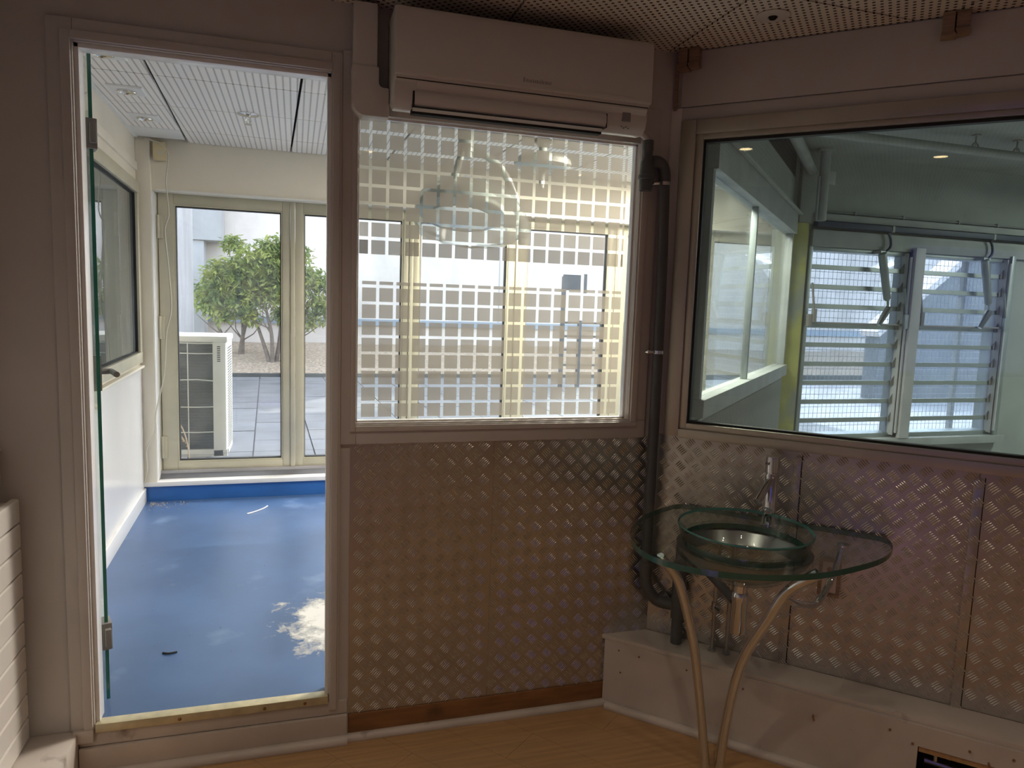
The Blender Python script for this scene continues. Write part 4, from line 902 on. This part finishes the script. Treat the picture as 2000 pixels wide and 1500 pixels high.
rib = thing('ribbed_panel', 'grey ribbed panel under the partition window of the louver room', 'panel', cpnt(1.6, .02, .3))
build('backing', G().box(.1, 2.95, .001, .012, .3, 1.06, CP), 'room_c_trim', rib)
r0 = None
for k in range(70):
    t = .12+.04*k
    p = cpnt(t, .018, .68)
    if r0 is None: r0 = build('rib', G().tube([cpnt(t, .014, .32), cpnt(t, .014, 1.05)], .009, 6), 'room_c_trim', rib, smooth=60, center=True); z0r = r0.location.z
    else:
        c = r0.copy(); C.objects.link(c); c.parent = rib; c.location = Vector(cpnt(t, .014, .685))-loc_of(rib)

# wire mesh screen outside the louvers
ms = thing('wire_mesh_screen', 'welded wire mesh screen standing outside the louver windows', 'screen', (4.6, 2.34, .2))
g = G()
def wire(p, q, r=.0019): g.tube([p, q], r, 4, caps=False)
x = 3.80
while x < 5.75: wire((x, 2.36, .25), (x, 2.36, 2.6)); x += .0415
z = .27
while z < 2.6: wire((3.8, 2.362, z), (5.75, 2.362, z)); z += .0515
build('mesh', g, 'wire', ms, kind='stuff')
for x in (3.80, 5.47): build('screen_post', G().box(x-.02, x+.02, 2.37, 2.41, .2, 2.62), 'jamb_white', ms, bevel=.003)

# ------------------------------------------------------------------ OUTSIDE
GZ = .20
terr = struct('floor', G().box(-6, 26, 3.05, 10.0, -.3, GZ-.035).box(3.4, 26, 2.28, 3.05, -.3, GZ-.035), 'concrete_grey', label='paved terrace outside the glazed front')
for j in range(14):
    for i in range(-5, 13):
        y0 = 3.28+.5*j-.30; x0 = -.348+.5*i
        q = [(x0+.006-.036*(y0-4), y0+.006), (x0+.494-.036*(y0-4), y0+.006), (x0+.494-.036*(y0-3.5), y0+.494), (x0+.006-.036*(y0-3.5), y0+.494)]
        q = clip_all(q, [(0, -1, -3.10), (0, 1, 9.93)])
        if q: build('paving_slab', G().prism(q, GZ-.035, GZ+random.uniform(-.003, .003)), 'slab', terr)
# planting bed
g = G(); NX, NY = 60, 16
vs = []
for j in range(NY+1):
    for i in range(NX+1):
        x = -6+32*i/NX; y = 10.0+2.6*j/NY
        vs.append((x, y, GZ+.05+.36*(j/NY)**.8+.02*random.uniform(-1, 1)))
g.add(vs, [(j*(NX+1)+i, j*(NX+1)+i+1, (j+1)*(NX+1)+i+1, (j+1)*(NX+1)+i) for j in range(NY) for i in range(NX)])
bed = struct('planting_bed', g, 'mulch', label='planting bed of dry brown mulch below the back wall')
build('kerb', G().box(-6, 26, 9.94, 10.02, .0, GZ+.06), 'coil', bed, bevel=.01)
# back wall
BWY = 12.6
wall_out = struct('wall_outside', G().box(-6, 26, BWY, BWY+.4, 0, 1.02), 'concrete_pale', label='pale concrete wall behind the planting bed')
build('upper_wall', G().box(-6, 26, BWY-.02, BWY+.4, 1.10, 5.6), 'concrete_pale', wall_out)
build('flashing', G().box(-6, 26, BWY-.06, BWY-.015, .99, 1.12), 'flashing', wall_out)
for x in (-3, 0.6, 4.2, 7.8, 11.4, 15, 18.6): build('panel_joint', G().box(x, x+.02, BWY-.022, BWY-.018, 1.12, 5.6), 'concrete_grey', wall_out)
# concrete box beam on a column, left
cbm = thing('concrete_beam', 'grey concrete box beam resting on a column left of the bush', 'beam', (-1.78, 12.1, .3))
build('beam', G().box(-2.8, -1.295, 11.9, 12.5, 2.50, 4.8), 'concrete_grey', cbm, bevel=.02)
build('column', G().box(-1.97, -1.61, 11.95, 12.4, .3, 2.50), 'concrete_grey', cbm, bevel=.01)
fin = thing('concrete_fin', 'tall bluish sloping concrete fin at the far left outside', 'wall', (-1.6, 7.5, .2))
build('fin', G().prism([(6.6, .2), (9.6, .2), (9.6, 2.9), (8.8, 3.4), (6.6, 3.4)], -1.62, -1.50, XT), 'concrete_grey', fin, bevel=.01)
# dark railing seen through the right half of the hatched window
rl_ = thing('railing', 'dark metal railing beyond the glazed front seen through the frosted window', 'railing', (4.6, 8.5, .2))
for x in (4.15, 4.45, 4.85, 5.2): build('post', G().box(x-.03, x+.03, 8.47, 8.53, GZ, 1.30 if x > 4.2 else 2.0), 'rail_dark', rl_, bevel=.004)
for z in (.55, .8, 1.02, 1.24): build('rail', G().box(4.15, 5.25, 8.48, 8.52, z, z+.035), 'rail_dark', rl_)
build('sign_plate', G().box(4.12, 4.42, 8.45, 8.47, 1.78, 2.03), 'rail_dark', rl_); build('sign_bar', G().box(4.48, 4.53, 8.45, 8.47, 1.74, 2.05), 'rail_dark', rl_)

rw = thing('ramp_wall', 'dark grey sloping ramp wall on the terrace seen through the right louver window', 'wall', (10.8, 7.2, GZ))
build('flank', G().prism([(9.1, GZ-.03), (13.5, GZ-.03), (13.5, 3.6), (12.2, 3.6), (9.1, 1.2)], 7.0, 7.3, AY), 'ramp_grey', rw, bevel=.01)
build('coping', G().prism([(9.05, 1.2), (12.2, 3.62), (13.5, 3.62), (13.5, 3.72), (12.15, 3.72), (9.0, 1.28)], 6.95, 7.35, AY), 'concrete_pale', rw)

# outdoor unit
ou = thing('outdoor_unit', 'cream outdoor air conditioning unit with a dark grille on the terrace', 'outdoor unit', (-.93, 3.5, GZ))
ux0, ux1, uy0, uy1, uz0, uz1 = -1.42, -.495, 3.30, 3.80, .31, 1.205
build('casing', G().box(ux0, ux0+.03, uy0+.03, uy1, uz0, uz1).box(ux0, ux1, uy1-.03, uy1, uz0, uz1).box(ux0, ux1, uy0, uy1, uz0, uz0+.055).box(ux0, ux1, uy0, uy1, uz1-.035, uz1), 'condenser', ou, bevel=.006)
build('lid', G().box(ux0-.008, ux1+.008, uy0-.012, uy1+.008, uz1-.03, uz1+.014), 'condenser', ou, bevel=.01)
cpost = build('corner_post', G().prism([(ux1-.095, uy0), (ux1-.03, uy0), (ux1-.008, uy0+.008), (ux1, uy0+.03), (ux1, uy0+.08), (ux1-.095, uy0+.08)], uz0, uz1-.03), 'condenser', ou, smooth=30)
side_ = build('side_panel', G().box(ux1-.02, ux1-.001, uy0+.08, uy1, uz0, uz1-.03), 'condenser', ou)
coil_ = build('coil', G().box(ux0+.03, ux1-.095, uy0+.035, uy0+.12, uz0+.055, uz1-.04), 'coil', ou)
fs = None
for k in range(36):
    z = uz0+.07+.0215*k
    if fs is None: fs = build('coil_fin', G().box(ux0+.03, ux1-.096, uy0+.028, uy0+.036, z, z+.003), 'coil_fin', coil_, center=True)
    else: inst(fs, (fs.location.x+ou.location.x, fs.location.y+ou.location.y, z+.0015), coil_)
for x in (-1.28, -1.02, -.762): build('guard_wire', G().tube([(x, uy0+.004, uz0+.03), (x, uy0+.004, uz1-.03)], .004, 6), 'condenser', ou, smooth=50)
for z in (.335, .50, .69, .885, 1.09, 1.165): build('guard_wire', G().tube([(ux0+.03, uy0+.002, z), (-.95, uy0-.002, z+.004), (-.70, uy0+.0, z-.002 if z != .885 else z+.01), (ux1-.09, uy0+.002, z)], .004, 6), 'condenser', ou, smooth=50)
for k in range(9): build('vent_slot', G().box(ux1-.065, ux1-.042, uy0-.0008, uy0+.01, 1.03+.0135*k, 1.037+.0135*k), 'dark_gap', cpost)
vs_ = None
for k in range(38):
    for c_ in range(6):
        y = uy0+.11+.06*c_; z = uz0+.05+.0205*k
        if vs_ is None: vs_ = build('side_slot', G().box(ux1-.004, ux1-.0002, y, y+.035, z, z+.009), 'dark_gap', side_, center=True)
        else: inst(vs_, (vs_.location.x+ou.location.x, y+.0175, z+.0045), side_)
for x in (-1.25, -.70): build('foot', G().box(x-.06, x+.06, uy0-.02, uy1+.02, GZ, uz0), 'concrete_grey', ou, bevel=.006)
st = thing('dry_stalk', 'dry grass stalk leaning in front of the outdoor unit', 'plant', (-.73, 3.02, GZ-.1))
build('stem', G().tube(curve([(-.708, 3.02, GZ-.1), (-.73, 3.03, .42), (-.762, 3.04, .56), (-.80, 3.05, .62), (-.83, 3.06, .64)]), .005, 6), 'dry_stalk', st, smooth=50)
g = G()
for k in range(30):
    t = random.random(); x = -.735-.09*t; z = .45+.17*t; g.add([(x, 3.03, z), (x+.012*random.uniform(-1, 1), 3.02, z-.03*random.random()), (x+.01, 3.04, z-.012)], [(0, 1, 2)])
build('seed_head', g, 'dry_stalk', st, kind='stuff')

# bushes
def bush(lab, cx, cy, z0, stems, blobs, nleaf, seed, ls=.12):
    rnd = random.Random(seed)
    t = thing('bush', lab, 'bush', (cx, cy, z0), 'bushes in the planting bed')
    for s in stems:
        pts = [Vector((cx+p[0], cy+p[1], z0+p[2])) for p in s]
        cv = curve(pts, 5); n = len(cv)
        g = G().tube(cv, [.042*(1-.75*i/(n-1)) for i in range(n)], 7)
        for b in range(5):
            i = rnd.randrange(n//3, n); p = cv[i]; d = Vector((rnd.uniform(-1, 1), rnd.uniform(-.5, .5), rnd.uniform(.2, 1))).normalized()
            g.tube([p, p+d*.25, p+d*.45+Vector((rnd.uniform(-.1, .1), 0, .1))], [.014, .010, .005], 5)
        build('stem', g, 'bark', t, smooth=60)
    v = []; f = []
    tot = sum(b[3]*b[3] for b in blobs)
    for b in blobs:
        for k in range(int(nleaf*b[3]*b[3]/tot)):
            d = Vector((rnd.gauss(0, 1), rnd.gauss(0, 1), rnd.gauss(0, 1))).normalized()*b[3]*rnd.random()**.45
            c = Vector((cx+b[0]+d.x*1.15, cy+b[1]*.5+d.y*.62, z0+b[2]+d.z*.85))
            a = Vector((rnd.uniform(-1, 1), rnd.uniform(-1, 1), rnd.uniform(-1.1, .3))).normalized()
            n = Vector((rnd.uniform(-1, 1), rnd.uniform(-1, 1), 1.2)); n = (n-a*n.dot(a)).normalized(); w_ = a.cross(n)
            L_ = ls*rnd.uniform(.7, 1.25); W_ = L_*.36
            k0 = len(v); v += [c, c+a*L_*.5+w_*W_*.5+n*.008, c+a*L_, c+a*L_*.5-w_*W_*.5+n*.008]
            f += [(k0, k0+1, k0+2), (k0, k0+2, k0+3)]
    g = G(); g.v = [tuple(p) for p in v]; g.f = f; g.mi = [0]*len(f)
    build('foliage', g, 'leaf', t, kind='stuff')
z1 = .42
bush('green leafy bush with several bare stems right of the outdoor unit', -.42, 10.72, .36,
     [[(0, 0, -.05), (-.12, .05, .35), (-.30, .1, .9), (-.48, .1, 1.4)], [(.03, 0, -.05), (.02, -.05, .5), (-.08, 0, 1.0), (-.15, .1, 1.7)], [(.08, .05, -.05), (.16, .0, .5), (.17, .05, 1.1), (.12, 0, 1.7)], [(.20, .02, -.05), (.30, .05, .5), (.36, .1, 1.0), (.45, 0, 1.5)], [(.26, .1, -.05), (.42, .1, .4), (.62, .1, .95), (.8, .1, 1.3)]],
     [(-.55, .1, 1.45, .42), (-.15, -.1, 1.75, .42), (.28, 0, 1.62, .42), (.75, .1, 1.38, .42), (.88, 0, .95, .30), (-.9, .2, 1.2, .30), (-.45, 0, 1.05, .32), (.15, 0, 1.2, .36), (-.75, .1, .85, .2), (.45, .2, 1.95, .24), (-.75, .1, 1.55, .32), (-1.0, .1, 1.0, .22), (.1, 0, 2.0, .3), (.2, 0, .85, .16), (-.3, 0, .8, .16), (.62, .1, .75, .18)], 7600, 5, .125)
bush('second bush with pale forked trunks behind the first one', -.98, 11.40, .44,
     [[(0, 0, -.05), (.10, 0, .5), (.30, 0, .9), (.42, 0, 1.3)], [(.05, 0, -.05), (.06, .05, .5), (.0, 0, 1.2)], [(-.15, 0, -.05), (-.28, 0, .35), (-.50, 0, .8), (-.55, 0, 1.0)]],
     [(-.3, 0, 1.15, .36), (.15, .1, 1.45, .42), (.5, 0, 1.2, .30), (-.1, 0, 2.0, .2)], 2600, 9, .12)
# roof over these rooms, and an unseen wall added to shape the terrace sun
roof = struct('roof', G().box(-2.8, 3.6, -5.2, 3.12, 2.77, 2.95).box(3.6, 7.6, -5.2, 4.0, 2.77, 2.95), 'concrete_grey', label='flat roof over the rooms, eave lengthened to shade the louvers')  # right-hand eave drawn out to keep the sun off the louver glass
shade_block = struct('wall_shade', G().box(-14, 3.8, 12.9, 13.4, 0, 16).box(3.8, 5.45, 12.9, 13.4, 0, 7.8).box(3.8, 5.45, 12.9, 13.4, 10.4, 16).box(5.45, 7.06, 12.9, 13.4, 0, 16), 'distant_wall', label='unseen tall wall with an opening, added to shape sunlight on the terrace')  # sun blocker; its opening lets a patch of sun onto the slabs
